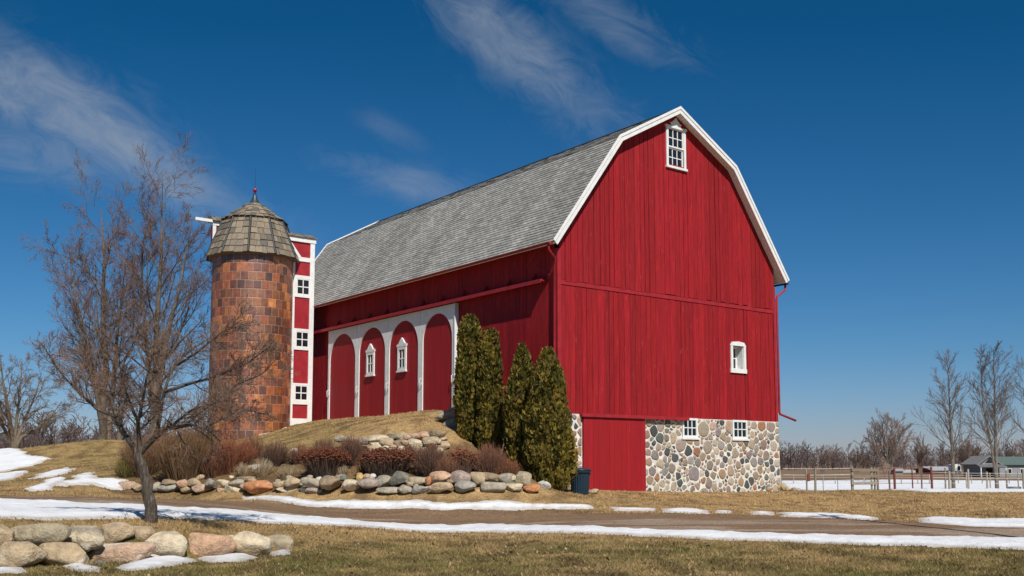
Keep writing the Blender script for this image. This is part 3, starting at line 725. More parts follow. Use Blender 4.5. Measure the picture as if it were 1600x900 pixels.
def patch(name, P, res, thick, edge, lift, mat, rag=.18, rsc=1.6, seed=0, vcol=None):
    lo = P.min(0)-.4; hi_ = P.max(0)+.4
    x = np.arange(lo[0], hi_[0]+res, res); y = np.arange(lo[1], hi_[1]+res, res)
    X, Y, F = grid_mesh('', x, y, None, None)
    d = poly_sd(X, Y, P)+rag*2*(fbm(X*rsc, Y*rsc, 50+seed, 4)-.5)+rag*.9*(fbm(X*6.5, Y*6.5, 90+seed, 2)-.5)
    k = d > -res*1.8; fk = k[F].all(1); F = F[fk]
    u = np.unique(F); mp_ = np.full(len(X), -1); mp_[u] = np.arange(len(u)); F = mp_[F]; X, Y, d = X[u], Y[u], d[u]
    zz = T(X, Y)+.035*(fbm(X*1.3, Y*1.3, 31)-.5)
    f = np.where(d > 0, sstep(0, edge*1.7, d)**.8*thick*.62*(.35+1.3*fbm(X*2.6, Y*2.6, 70+seed))+lift, d*.5+lift)
    return np_mesh(name, np.stack([X, Y, zz+f], 1), F, mat, vcol=(edge_dirt(X, Y, d) if vcol is None else vcol(X, Y)), smooth=True)
def road_col(x, y):
    n1 = fbm(x*.25, y*1.2, 5); n2 = fbm(x*.8, y*3., 15)
    a = (sstep(.45, .6, n1))[:, None]
    return (np.array((.20, .118, .060))*(1-a)+np.array((.31, .225, .155))*a)*(.7+.6*n2[:, None])
def road_mat():
    m, nt, b = new_mat('gravel_drive'); n = N(nt)
    pos = n('ShaderNodeNewGeometry').outputs['Position']
    a = n('ShaderNodeAttribute', attribute_name='Col').outputs['Color']
    v = n('ShaderNodeTexVoronoi', {'Scale': 16.}); nt.links.new(pos, v.inputs['Vector'])
    pb = n.ramp(v.outputs['Distance'], ((.1, 1.45), (.5, .8)))
    c = n.mix(1., n.mix(1., a, pb, 'MULTIPLY'), n.ramp(n.noise(pos, 6, 5, .7), ((.3, .7), (.7, 1.25))), 'MULTIPLY')
    nt.links.new(c, b.inputs['Base Color']); b.inputs['Roughness'].default_value = .95; n.bump(v.outputs['Distance'], b, .7, .03); return m
patch('gravel_road', ROAD, .14, .004, .1, .022, road_mat(), .3, .9, 1, road_col)['kind'] = 'structure'
def snow_mat():
    m, nt, b = new_mat('old_snow'); n = N(nt)
    pos = n('ShaderNodeNewGeometry').outputs['Position']
    c = n.ramp(n.noise(pos, 1.6, 6, .65), ((.25, (.58, .54, .50)), (.42, (.76, .76, .77)), (1., (.82, .82, .83))))
    c = n.mix(1., c, n('ShaderNodeAttribute', attribute_name='Col').outputs['Color'], 'MULTIPLY')
    c = n.mix(n.ramp(n.noise(pos, 38, 3, .8), ((.66, 0.), (.72, .6))), c, (.22, .15, .09))
    nt.links.new(c, b.inputs['Base Color']); b.inputs['Roughness'].default_value = .7
    b.inputs['Subsurface Weight'].default_value = .0
    n.bump(n.noise(pos, 7, 7, .7), b, .9, .07); return m
M['snow'] = snow_mat()
SNOW = [  # px outline, grid step, depth, edge width
 ([(-60, 776), (0, 781), (120, 787), (250, 794), (400, 802), (520, 813), (600, 820), (640, 823), (760, 822), (900, 824), (1000, 829), (1200, 835), (1400, 840), (1660, 845),
   (1660, 862), (1400, 853), (1200, 846), (1000, 838), (900, 834), (760, 832), (640, 830), (560, 823), (440, 819), (300, 811), (150, 811), (60, 812), (-60, 812)], .075, .10, .35),
 ([(378, 776), (500, 784), (700, 788), (920, 790), (926, 795), (700, 798), (560, 796), (470, 791), (378, 781)], .075, .10, .3),
 ([(958, 794), (1022, 795), (1022, 799), (962, 798)], .06, .05, .2), ([(1035, 796), (1070, 795), (1106, 799), (1104, 803), (1040, 801)], .06, .07, .25),
 ([(1120, 799), (1140, 799), (1138, 802), (1122, 802)], .06, .04, .2), ([(1174, 800), (1206, 801), (1204, 805), (1176, 804)], .06, .06, .2),
 ([(1222, 802), (1300, 804), (1366, 808), (1364, 813), (1290, 810), (1226, 807)], .07, .08, .3), ([(1434, 810), (1520, 812), (1660, 814), (1660, 827), (1520, 824), (1440, 818)], .075, .09, .35),
 ([(1215, 752), (1400, 750), (1900, 752), (1900, 769), (1600, 769), (1450, 769), (1228, 764)], .3, .09, .5),
 ([(-80, 709), (40, 712), (88, 715), (62, 723), (22, 734), (-30, 744), (-80, 748)], .14, .10, .4), ([(-30, 744), (38, 737), (36, 741), (12, 750), (-30, 757)], .09, .07, .3),
 ([(50, 748), (72, 738), (106, 731), (113, 735), (84, 746)], .08, .06, .3), ([(40, 767), (60, 757), (97, 746), (101, 751), (62, 768)], .08, .07, .25),
 ([(98, 758), (142, 737), (146, 748), (198, 750), (186, 765), (164, 762), (150, 757), (112, 757)], .08, .08, .3),
 ([(183, 888), (220, 876), (290, 871), (306, 878), (270, 884), (235, 891), (190, 892)], .035, .06, .15), ([(306, 875), (345, 871), (365, 865), (386, 869), (402, 872), (380, 879), (330, 880)], .035, .06, .12),
 ([(100, 886), (125, 883), (153, 888), (150, 895), (115, 894)], .035, .05, .12), ([(-40, 888), (35, 889), (39, 896), (-40, 898)], .035, .05, .12), ([(424, 864), (450, 861), (451, 868), (428, 870)], .03, .04, .1),
 ([(400, 677), (440, 668), (447, 665), (448, 668), (405, 680)], .06, .07, .15), ([(308, 730), (320, 718), (336, 720), (334, 730)], .06, .10, .2), ([(388, 728), (420, 724), (425, 730), (395, 733)], .06, .08, .2)]
SNOW_W = []
for i, (pp, res, th, ed) in enumerate(SNOW):
    P = wpoly(pp); SNOW_W.append(P)
    patch('snow', P, res, th, ed, .03, M['snow'], (.34 if 9 <= i <= 13 else min(.16, ed*.5)), 1.4, i)['kind'] = 'structure'
# ---- short dry grass, blade by blade
def blades(n, seed):
    r = np.random.default_rng(seed)
    Yv = 1/(1/14.3+(1/62.-1/14.3)*r.random(n)**1.15); Xv = (r.random(n)-.5)*2*(.535*Yv+.8)
    ok = np.ones(n, bool); dr = poly_sd(Xv, Yv, ROAD)+.5*(fbm(Xv*.9, Yv*.9, 51)-.5); ok &= (dr < .03) | (r.random(n) < .03)
    ok &= (poly_sd(Xv, Yv, BED) < 0) | (r.random(n) < .25)
    for P in SNOW_W:
        k = (Xv > P[:, 0].min()-.2) & (Xv < P[:, 0].max()+.2) & (Yv > P[:, 1].min()-.2) & (Yv < P[:, 1].max()+.2)
        if k.any(): q = np.where(k)[0]; sq = poly_sd(Xv[q], Yv[q], P); ok[q] &= (sq < .02) | ((sq < .35) & (r.random(len(q)) < .16))
    a = (Xv-C0[0])*WV[0]+(Yv-C0[1])*WV[1]; l = (Xv-C0[0])*U[0]+(Yv-C0[1])*U[1]
    ok &= ~((a > -.15) & (a < 12.4) & (l > -.1)); ok &= (a-SX)**2+(l-SY)**2 > 4.5
    ok &= fbm(Xv*1.1, Yv*1.1, 77) > r.random(n)*.62
    Xv, Yv = Xv[ok], Yv[ok]; n = len(Xv); zz = T(Xv, Yv)+.035*(fbm(Xv*1.3, Yv*1.3, 31)-.5)
    h = r.uniform(.022, .07, n)*(.55+1.1*fbm(Xv*2.6, Yv*2.6, 12, 2)**1.3); w = r.uniform(.004, .007, n)*np.maximum(1, Yv/16)
    an = r.uniform(0, 2*pi, n); le = r.uniform(.3, 1.6, n)*h; la = r.uniform(0, 2*pi, n)
    b = np.stack([Xv, Yv, zz-.006], 1); e = np.stack([np.cos(an)*w, np.sin(an)*w, np.zeros(n)], 1)
    tip = b+np.stack([np.cos(la)*le, np.sin(la)*le, h], 1)
    V = np.concatenate([b-e, b+e, tip]); I = np.arange(n)
    c_ = gcol(Xv, Yv)*r.uniform(.55, 1.5, n)[:, None]
    g_ = r.random(n) < .12; c_[g_] = np.array((.42, .30, .14))*r.uniform(.7, 1.1, g_.sum())[:, None]
    return V, np.stack([I, I+n, I+2*n], 1), np.concatenate([c_, c_, c_])
V, F, c_ = blades(480000, 4)
tag(np_mesh('grass', V, F, M['straw'], vcol=c_), 'short dry lawn grass, tan and olive', 'grass', kind='stuff')

r = np.random.default_rng(15); n = 3000; Yv = 1/(1/14.6+(1/44.-1/14.6)*r.random(n)); Xv = (r.random(n)-.5)*2*(.53*Yv+.5)
k = (fbm(Xv*.35, Yv*.35, 66) > .42) & (poly_sd(Xv, Yv, ROAD) < -.3) & (poly_sd(Xv, Yv, SNOW_W[0]) < 0) & (((Xv-C0[0])*WV[0]+(Yv-C0[1])*WV[1] < -.3) | ((Xv-C0[0])*U[0]+(Yv-C0[1])*U[1] < -.2)); Xv, Yv = Xv[k], Yv[k]; n = len(Xv)
a = r.uniform(0, 6.28, n); s = r.uniform(.014, .034, n); p = np.stack([Xv, Yv, T(Xv, Yv)+.035], 1)
e1 = np.stack([np.cos(a)*s, np.sin(a)*s, r.normal(size=n)*.014], 1); e2 = np.stack([-np.sin(a)*s*.6, np.cos(a)*s*.6, r.normal(size=n)*.014+.008], 1)
lc = np.array([(.22, .13, .07), (.36, .24, .14), (.13, .085, .05)])[r.integers(0, 3, n)]*r.uniform(.7, 1.2, (n, 1))
tag(np_mesh('fallen_leaves', np.stack([p-e1, p-e2, p+e1, p+e2], 1).reshape(-1, 3), np.arange(n*4).reshape(n, 4), M['straw'], vcol=np.repeat(lc, 4, 0)), 'dead brown leaves scattered over the lawn', 'fallen leaves', kind='stuff')
# ------------------------------------------------------------------ BOULDERS, one object each
import bmesh
_bm = bmesh.new(); bmesh.ops.create_icosphere(_bm, subdivisions=4, radius=1); 
ICO = np.array([v.co[:] for v in _bm.verts]); ICOF = np.array([[v.index for v in f.verts] for f in _bm.faces]); _bm.free()
def rock_mesh(hx, hy, hz, col, seed, boxy=2.6, cuts=13, col2=None):
    r = np.random.default_rng(seed); d = ICO
    rad = (np.abs(d)**boxy).sum(1)**(-1/boxy)
    for _ in range(cuts):
        nn = r.normal(size=3); nn /= np.linalg.norm(nn); q = d@nn; dist = r.uniform(.66, .97)
        lim = np.where(q > .05, dist/np.maximum(q, .05), 9)
        rad = -np.log(np.exp(-26*rad)+np.exp(-26*np.minimum(lim, 3)))/26
    nz = 0
    for k in range(14):
        f = r.normal(size=3)*(1.6+k*1.5); nz = nz+np.sin(d@f+r.uniform(0, 6)+1.5*np.sin(d@(f*.6)[[1, 2, 0]]))/(2+k*1.1)
    V = d*(rad*(1+.045*nz))[:, None]
    V = V/np.abs(V).max(0)*np.array([hx, hy, hz])
    n2 = 0
    for k in range(5): n2 = n2+np.sin(d@(r.normal(size=3)*3.2)+r.uniform(0, 6))
    c2 = np.array(col2 if col2 else np.array(col)*.78+.03); w = np.clip(n2/3+.15, 0, 1)[:, None]*.7
    return V, np.array(col)*(1-w)+c2*w
RC = dict(tan=(.36, .28, .19), pink=(.40, .28, .21), cream=(.48, .41, .31), grey=(.31, .275, .225), olive=(.31, .265, .19), brown=(.25, .185, .125), rust=(.42, .185, .085), blue=(.26, .25, .23), dark=(.125, .118, .105),
          peach=(.45, .29, .20), gold=(.44, .31, .14), mauve=(.31, .25, .225), green=(.28, .26, .21), teal=(.13, .14, .128), white=(.58, .54, .47))
RC = {k: (min(v[0]*1.28, .62), min(v[1]*1.22, .58), min(v[2]*1.12, .5)) for k, v in RC.items()}
def rock(b, Y, col, label, group, seed, yaw=None, boxy=None, col2=None, cat='boulder', deep=.85, grow_=1.12):
    x0, y0, x1, y1 = b; s = Y/FPX
    hx, hz = (x1-x0)/2*s, (y1-y0)/2*s; r = random.Random(seed)
    hy = max(hz, min(hx, 1.3*hz))*deep
    V, c_ = rock_mesh(hx*grow_, hy, hz*grow_, RC[col], seed, boxy or r.uniform(2.3, 3.3), col2=RC[col2] if col2 else None)
    p = at((x0+x1)/2, (y0+y1)/2, Y); 
    o = np_mesh('boulder', V, ICOF, M['rock'], vcol=c_, smooth=True); o.location = p; o.rotation_euler = (r.uniform(-.08, .08), r.uniform(-.08, .08), r.uniform(-.12, .12))
    return tag(o, label, cat, group)
def chink(px, py, Y, w, col, label, group, seed): return rock((px-w/2, py-w*.36, px+w/2, py+w*.36), Y, col, label, group, seed, grow_=1.0)
z3 = lambda *b: (b[0]/3.3333, 720+b[1]/3.3333, b[2]/3.3333, 720+b[3]/3.3333)
z5 = lambda *b: (380+b[0]/4.4444, 620+b[1]/4.4444, 380+b[2]/4.4444, 620+b[3]/4.4444)
z2 = lambda *b: (b[0]/3.3333, 540+b[1]/3.3333, b[2]/3.3333, 540+b[3]/3.3333)
z7 = lambda *b: (680+b[0]/2.904, 480+b[1]/2.904, 680+b[2]/2.904, 480+b[3]/2.904)
fgY = lambda px: float(np.interp(px, [0, 100, 170, 250, 320, 390, 435], [16.9, 17.4, 18.0, 18.6, 19.1, 19.5, 20.1]))
FG = [(z3(-60, 338, 72, 442), 'tan', 'tan boulder cut by the left picture edge, upper course of the low rock wall', .4, None), (z3(76, 328, 334, 439), 'olive', 'wide olive-grey boulder, largest of the upper course at the left', .4, None),
 (z3(333, 348, 554, 457), 'cream', 'pale grey boulder with black flanks and a whitish face in the upper course', .4, 'dark'), (z3(513, 328, 682, 432), 'tan', 'tan wedge boulder with a sloping left shoulder in the upper course', .45, None),
 (z3(672, 338, 810, 434), 'tan', 'flat-topped tan boulder ending the upper course, left of the pale cream one', .5, 'brown'), (z3(-50, 430, 217, 564), 'tan', 'long pale greyish tan boulder at the lower left corner of the photo', 0, 'cream'),
 (z3(215, 434, 467, 557), 'tan', 'brown-tan boulder in the lower course under the grey and black one', 0, 'cream'), (z3(463, 424, 790, 540), 'pink', 'long pinkish boulder with a white left end in the lower course', 0, 'white'),
 (z3(418, 430, 484, 474), 'grey', 'small grey cobble wedged between the two courses', .05, None), (z3(758, 376, 985, 522), 'cream', 'tall rounded cream boulder behind the snow strip', .05, 'white'),
 (z3(945, 380, 1200, 524), 'peach', 'block-shaped orange-tan boulder in the middle of the single course', .05, 'tan'), (z3(1183, 391, 1222, 442), 'white', 'small upright whitish cobble between the block and the yellowish boulder', .1, None),
 (z3(1198, 378, 1392, 500), 'cream', 'yellowish cream boulder with rust stains near the right end of the rock wall', .0, 'gold'), (z3(1384, 386, 1520, 487), 'olive', 'round grey-tan boulder ending the rock wall at the right', 0, None),
 (z3(478, 512, 548, 558), 'dark', 'small black slate block lying in front of the long pinkish boulder', -.35, None)]
for i, (b, c_, lb, dy, c2) in enumerate(FG): rock(b, fgY((b[0]+b[2])/2)+dy*.6+.1, c_, lb, 'boulders of the low foreground rock wall', 100+i, col2=c2, boxy=2.7, grow_=1.19)
gwY = lambda px: float(np.interp(px, [180, 215, 300, 400, 500, 600, 700, 830, 880], [38.7, 38.1, 37.1, 35.6, 34.1, 33.1, 32.6, 33.1, 34.6]))
GW = [(z5(20, 575, 202, 670), 'rust', 'big orange-rust wedge boulder in the garden edging'), (z5(212, 583, 297, 640), 'tan', 'greyish tan stone right behind the orange-rust wedge'), (z5(293, 563, 402, 627), 'tan', 'rounded tan stone above the long pale flat one'),
 (z5(238, 626, 400, 670), 'cream', 'long pale flat stone at the foot of the edging, right of the rust wedge'), (z5(408, 561, 537, 634), 'grey', 'grey stone with white bands in the upper row'), (z5(400, 628, 440, 662), 'white', 'small white cobble right of the long pale flat stone'),
 (z5(438, 628, 542, 670), 'mauve', 'pinkish grey stone in the lower row under the white-banded one'), (z5(508, 556, 552, 590), 'white', 'small white cobble on top beside the white-banded stone'), (z5(538, 553, 662, 640), 'brown', 'brown-grey faceted stone left of the dark teal one'),
 (z5(643, 538, 717, 587), 'teal', 'small dark teal stone on the top row'), (z5(678, 578, 797, 647), 'cream', 'cream kidney-shaped stone below the dark teal one'), (z5(780, 533, 832, 597), 'gold', 'upright golden tan cobble on the top row'),
 (z5(798, 566, 932, 637), 'mauve', 'pointed purple-grey stone with a broad base'), (z5(835, 536, 882, 572), 'pink', 'small pale pink cobble between gold and white cobbles'), (z5(880, 536, 924, 572), 'white', 'small cream-white cobble above the pale green-grey stone'),
 (z5(923, 550, 1040, 632), 'green', 'pale green-grey blocky stone in the middle of the edging'), (z5(1023, 523, 1142, 617), 'dark', 'dark green-grey angular stone, tallest of the middle group', 'green'), (z5(933, 630, 1082, 670), 'grey', 'pale grey long stone in the lower row under the green-grey block'),
 (z5(1078, 616, 1167, 670), 'grey', 'grey squarish stone in the lower row under the dark angular one'), (z5(1128, 556, 1277, 624), 'olive', 'olive-grey long stone left of the two orange ones'), (z5(1163, 618, 1282, 668), 'blue', 'blue-grey stone in the lower row beneath the olive one'),
 (z5(1263, 553, 1305, 617), 'rust', 'narrow orange-pink stone beside the big peach boulder'), (z5(1298, 523, 1442, 607), 'peach', 'big peach-orange boulder in the upper row'), (z5(1298, 598, 1452, 662), 'tan', 'tan-grey flat stone under the big peach boulder'),
 (z5(1438, 518, 1580, 620), 'mauve', 'mauve-grey sloping boulder right of the peach one'), (z5(1453, 590, 1602, 664), 'blue', 'blue-grey oval stone in the lower row below the mauve one'), (z7(158, 750, 222, 810), 'tan', 'pale tan stone between the mauve boulder and the brown slab'),
 (z7(203, 753, 297, 794), 'brown', 'grey-brown slab in the upper row in front of the left cedars'), (z7(213, 791, 317, 840), 'grey', 'smooth grey stone in the lower row under the grey-brown slab'), (z7(288, 758, 362, 817), 'green', 'pale greenish stone left of the last two upper boulders'),
 (z7(323, 798, 402, 838), 'cream', 'cream oval stone in the lower row near the right end'), (z7(355, 750, 430, 812), 'olive', 'grey-tan boulder, last of the upper row beside the right cedars'), (z7(405, 806, 472, 838), 'rust', 'orange-brown low stone in front of the right cedars'),
 (z7(470, 788, 522, 827), 'white', 'small whitish stone at the foot of the widest cedar'), (z7(553, 783, 602, 829), 'dark', 'dark grey stone left of the bin'), (z7(698, 826, 742, 847), 'tan', 'small tan stone lying just right of the bin'),
 (z2(608, 708, 702, 757), 'pink', 'pinkish flat stone at the left end of the edging'), (z2(698, 718, 742, 757), 'tan', 'small tan stone just left of the fruit tree trunk'), (z2(788, 713, 832, 757), 'grey', 'small grey stone just right of the fruit tree trunk'),
 (z2(828, 723, 937, 762), 'blue', 'blue-grey flat slab in the lower row right of the trunk'), (z2(848, 698, 912, 730), 'brown', 'brown-grey stone above the blue-grey slab'), (z2(918, 700, 987, 742), 'peach', 'pink-tan stone in the upper row under the red thicket'),
 (z2(983, 690, 1044, 732), 'tan', 'rounded tan stone, highest under the red thicket'), (z2(1008, 723, 1102, 764), 'pink', 'wide pink stone in the lower row under the rounded tan one'), (z2(1073, 696, 1127, 737), 'blue', 'blue-green grey round stone left of the cream one'),
 (z2(1133, 698, 1197, 740), 'cream', 'round cream stone in the upper row'), (z2(1123, 736, 1182, 770), 'pink', 'small pink stone under the round cream one'), (z2(1178, 726, 1264, 770), 'cream', 'pale cream oval stone in the lower row left of the rust wedge'),
 (z2(1198, 698, 1277, 732), 'grey', 'grey flat stone right of the round cream one'), (z2(1238, 680, 1332, 707), 'brown', 'thin brown slab lying highest above the rust wedge'), (z2(1253, 718, 1302, 752), 'pink', 'pink cobble touching the left tip of the rust wedge'),
 (z2(1293, 693, 1344, 730), 'tan', 'small tan cobble on top of the rust wedge'), (z2(948, 733, 1012, 764), 'tan', 'tan stone between the blue-grey slab and the wide pink one')]
for i, it in enumerate(GW):
    b = it[0]; up = .22 if (b[1]+b[3])/2 < 753 else -.14
    rock(b, gwY((b[0]+b[2])/2)+up, it[1], it[2], 'stones edging the garden bed', 200+i, col2=it[3] if len(it) > 3 else None, deep=1.1, grow_=1.2)
BK = [(z2(1100, 638, 1157, 684), 'tan', 'tan stone half hidden in the bed right of the red thicket', 38.6), (z2(1168, 638, 1212, 684), 'pink', 'small pinkish stone in the bed beside the tan one', 38.4), (z2(1278, 633, 1332, 677), 'brown', 'brown stone in the bed above the thin brown slab', 37.6),
 (z5(108, 468, 232, 537), 'olive', 'olive-grey boulder inside the bed behind pale dry grass', 37.2), (z5(228, 470, 332, 522), 'dark', 'dark grey boulder inside the bed right of the olive-grey one', 37.2), (z5(318, 362, 422, 470), 'white', 'bleached whitish stone standing high in the bed left of the rusty sedum', 37.6)]
for i, (b, c_, lb, Yk) in enumerate(BK): rock(b, Yk, c_, lb, 'stones inside the garden bed', 300+i)
UW = [(z5(870, 268, 1002, 324), 'cream', 'cream stone at the left end of the upper retaining wall, top course'), (z5(880, 313, 972, 366), 'cream', 'cream stone under the left end of the top course', 'white'), (z5(953, 293, 1047, 362), 'tan', 'pale tan pointed stone in the upper retaining wall'),
 (z5(998, 258, 1067, 312), 'dark', 'dark brown stone in the top course of the upper wall', 'brown'), (z5(1058, 246, 1142, 304), 'tan', 'tan stone in the top course right of the dark one'), (z5(1044, 303, 1152, 364), 'brown', 'wide brown stone low in the upper wall'),
 (z5(1138, 252, 1217, 302), 'pink', 'pinkish stone in the top course of the upper wall'), (z5(1148, 298, 1240, 353), 'cream', 'cream block under the pinkish stone'), (z5(1203, 246, 1287, 308), 'peach', 'orange-tan stone in the top course near its right end'),
 (z5(1236, 283, 1352, 338), 'olive', 'olive-tan rounded stone right of the cream block'), (z5(1283, 244, 1327, 284), 'dark', 'small dark stone tucked in the top course'), (z5(1296, 230, 1402, 284), 'brown', 'brown-tan flat stone capping the right end of the upper wall'),
 (z5(1338, 276, 1412, 314), 'tan', 'small tan stone under the right cap stone'), (z5(1328, 313, 1442, 368), 'tan', 'tan stone at the right foot of the upper wall', 'pink'), (z5(640, 270, 722, 314), 'grey', 'grey stone peeping above a twiggy shrub left of the upper wall'),
 (z5(720, 278, 800, 322), 'brown', 'brown stone behind the twiggy shrub in the slope'), (z5(800, 282, 872, 330), 'mauve', 'mauve stone left of the cream end stone')]
for i, it in enumerate(UW):
    b = it[0]; rock(b, 36.8+(.32 if (b[1]+b[3])/2 < 686.5 else 0), it[1], it[2], 'stones of the upper retaining wall', 400+i, col2=it[3] if len(it) > 3 else None, deep=1.1, grow_=1.24)
SW = [((678, 643, 716, 657), 39.9, 'grey', 'large grey block topping the shaded wall end beside the left cedars'), ((688, 654, 722, 672), 39.3, 'grey', 'shaded grey block in the second course beside the left cedars'), ((694, 668, 724, 684), 38.9, 'blue', 'shaded blue-grey block in the third course beside the left cedars'),
      ((698, 681, 728, 702), 38.5, 'grey', 'shaded grey block at the foot of the wall end beside the left cedars'), ((699, 636, 712, 645), 39.9, 'peach', 'small sunlit peach stone on top of the shaded wall end')]
for i, (b, Yk, c_, lb) in enumerate(SW): rock(b, Yk, c_, lb, 'stones of the upper retaining wall', 450+i, boxy=3.4, deep=1.3)
RB = [((1203, 750, 1219, 766), 43.9, 'gold', 'golden stone leaning on the barn corner'), ((1217, 756, 1229, 767), 43.9, 'tan', 'tan stone loose at the barn corner'), ((1226, 760, 1236, 768), 44, 'cream', 'small cream stone in the rubble off the barn corner'),
      ((1234, 762, 1244, 769), 44.2, 'brown', 'brown stone in the rubble off the barn corner'), ((1243, 763, 1251, 769), 44.4, 'grey', 'grey stone, farthest right of the rubble'), ((1197, 760, 1207, 768), 43.4, 'pink', 'pinkish stone, leftmost of the rubble at the footing')]
for i, (b, Yk, c_, lb) in enumerate(RB): rock(b, Yk, c_, lb, 'rubble at the barn corner', 480+i)

# --- small chinking stones, alike, filling the gaps of the garden edging and of the upper wall
_r = random.Random(8)
for i in range(34):
    px = 215+620*i/34+_r.uniform(-7, 7); py = _r.choice((746, 753, 757, 762, 767))+_r.uniform(-2, 2)
    chink(px, py, gwY(px)+(.12 if py < 755 else -.05), _r.uniform(8, 14), _r.choice(('tan', 'brown', 'grey', 'pink', 'cream', 'olive')), 'little chink stone filling a gap between the garden edging stones', 'chink stones of the garden edging', 500+i)
for i in range(16):
    px = 578+120*i/16+_r.uniform(-5, 5); py = _r.choice((684, 692, 700, 704))+_r.uniform(-2, 2)
    chink(px, py, 36.75+(.3 if py < 690 else -.1), _r.uniform(9, 17), _r.choice(('tan', 'brown', 'cream', 'pink', 'olive')), 'little chink stone filling a gap in the upper retaining wall', 'chink stones of the upper wall', 560+i)
# ------------------------------------------------------------------ PLANTS
def unit(v): return v/np.maximum(np.linalg.norm(v, axis=-1, keepdims=True), 1e-9)
def tubes(P, R, k=4):
    m, n, _ = P.shape
    t = np.empty_like(P); t[:, 1:-1] = P[:, 2:]-P[:, :-2]; t[:, 0] = P[:, 1]-P[:, 0]; t[:, -1] = P[:, -1]-P[:, -2]; t = unit(t)
    ref = np.where(np.abs(t[:, :1, 2:]) < .85, np.array([0, 0, 1.])[None, None], np.array([1., 0, 0])[None, None])
    e1 = unit(np.cross(t, np.broadcast_to(ref, t.shape))); e2 = np.cross(t, e1)
    a = np.arange(k)*2*pi/k
    V = P[:, :, None]+R[:, :, None, None]*(e1[:, :, None]*np.cos(a)[None, None, :, None]+e2[:, :, None]*np.sin(a)[None, None, :, None])
    idx = np.arange(m*n*k).reshape(m, n, k)
    A = idx[:, :-1]; B = idx[:, 1:]
    F = np.stack([A, np.roll(A, -1, 2), np.roll(B, -1, 2), B], -1).reshape(-1, 4)
    return V.reshape(-1, 3), F
def join(parts):
    V = []; F = []; o = 0
    for v, f in parts: V.append(v); F.append(f+o); o += len(v)
    return np.concatenate(V), np.concatenate(F)
def grow(P, R, m, t0, t1, ang, lenf, n, wob, up, rs, r, rmin=.004, minlen=0., taper=.35, fall=.55):
    M0, n0, _ = P.shape
    t = (np.arange(m)[None]+r.random((M0, m)))/m*(t1-t0)+t0
    ix = t*(n0-1); i0 = np.minimum(ix.astype(int), n0-2); fr = (ix-i0)[..., None]; k = np.arange(M0)[:, None]
    pos = P[k, i0]*(1-fr)+P[k, i0+1]*fr; tan = unit(P[k, i0+1]-P[k, i0]); rp = R[k, i0]*(1-fr[..., 0])+R[k, i0+1]*fr[..., 0]
    perp = unit(np.cross(tan, r.normal(size=tan.shape))); a = r.uniform(*ang, size=t.shape)[..., None]
    d = unit(tan*np.cos(a)+perp*np.sin(a)+np.array([0, 0, up]))
    L = np.linalg.norm(np.diff(P, axis=1), axis=2).sum(1)[:, None]*lenf*r.uniform(.55, 1.2, t.shape)*(1-fall*t); L = np.maximum(L, minlen)
    d = d.reshape(-1, 3); L = L.ravel(); p = pos.reshape(-1, 3); r0 = np.maximum(np.minimum(rp.ravel()*rs, .6*rp.ravel()+.002), rmin)
    Q = np.empty((len(p), n, 3)); Q[:, 0] = p
    for j in range(1, n):
        Q[:, j] = Q[:, j-1]+d*(L/(n-1))[:, None]
        d = unit(d+r.normal(size=d.shape)*wob+np.array([0, 0, up*.35]))
    return Q, np.maximum(r0[:, None]*np.linspace(1, taper, n)[None], rmin*.7)
def resample(pts, n):
    pts = np.array(pts, float); s = np.r_[0, np.cumsum(np.linalg.norm(np.diff(pts, axis=0), axis=1))]
    u = np.linspace(0, s[-1], n); return np.stack([np.interp(u, s, pts[:, i]) for i in range(3)], 1)
def make_tree(base, stems, levels, label, cat='tree', group=None, bark=(.17, .13, .095), twig=(.185, .12, .098), seed=0, name='bare_tree', kt=8, wood=1, bare=0):
    """stems: list of (points, r0, r1) relative to base; levels: grow() settings; the first WOOD levels belong to the trunk part"""
    r = np.random.default_rng(seed); o = empty(name, base); tag(o, label, cat, group)
    P = np.stack([resample(s[0], 14) for s in stems]); R = np.stack([np.linspace(s[1], s[2], 14) for s in stems])
    P[:, 1:-1] += r.normal(size=P[:, 1:-1].shape)*(R[:, 1:-1, None]*.13)
    tr = [tubes(P, R, kt)]; cr = []; P, R = P[bare:], R[bare:]
    for i, lv in enumerate(levels):
        lv = dict(lv); P, R = grow(P, R, r=r, **lv)
        (tr if i < wood else cr).append(tubes(P, R, 5 if i < wood else (4 if i < 2 else 3)))
    V, F = join(tr); c_ = np.array(bark)*r.uniform(.75, 1.25, (len(V), 1)); np_mesh('trunk', V, F, M['bark'], o, c_, True)
    V, F = join(cr); np_mesh('crown', V, F, M['twig'], o, np.array(twig)*np.repeat(r.uniform(.7, 1.35, (len(V)//3+1, 1)), 3, 0)[:len(V)])
    return o
def base_at(px, Y, dz=-.1): x = (px-800)/FPX*Y; x = at(px, 727, Y)[0]; return np.array([x, Y, T1(x, Y)+dz])
def rel(pts, base, Y): return [tuple(at(p[0], p[1], Y+(p[2] if len(p) > 2 else 0))-base) for p in pts]
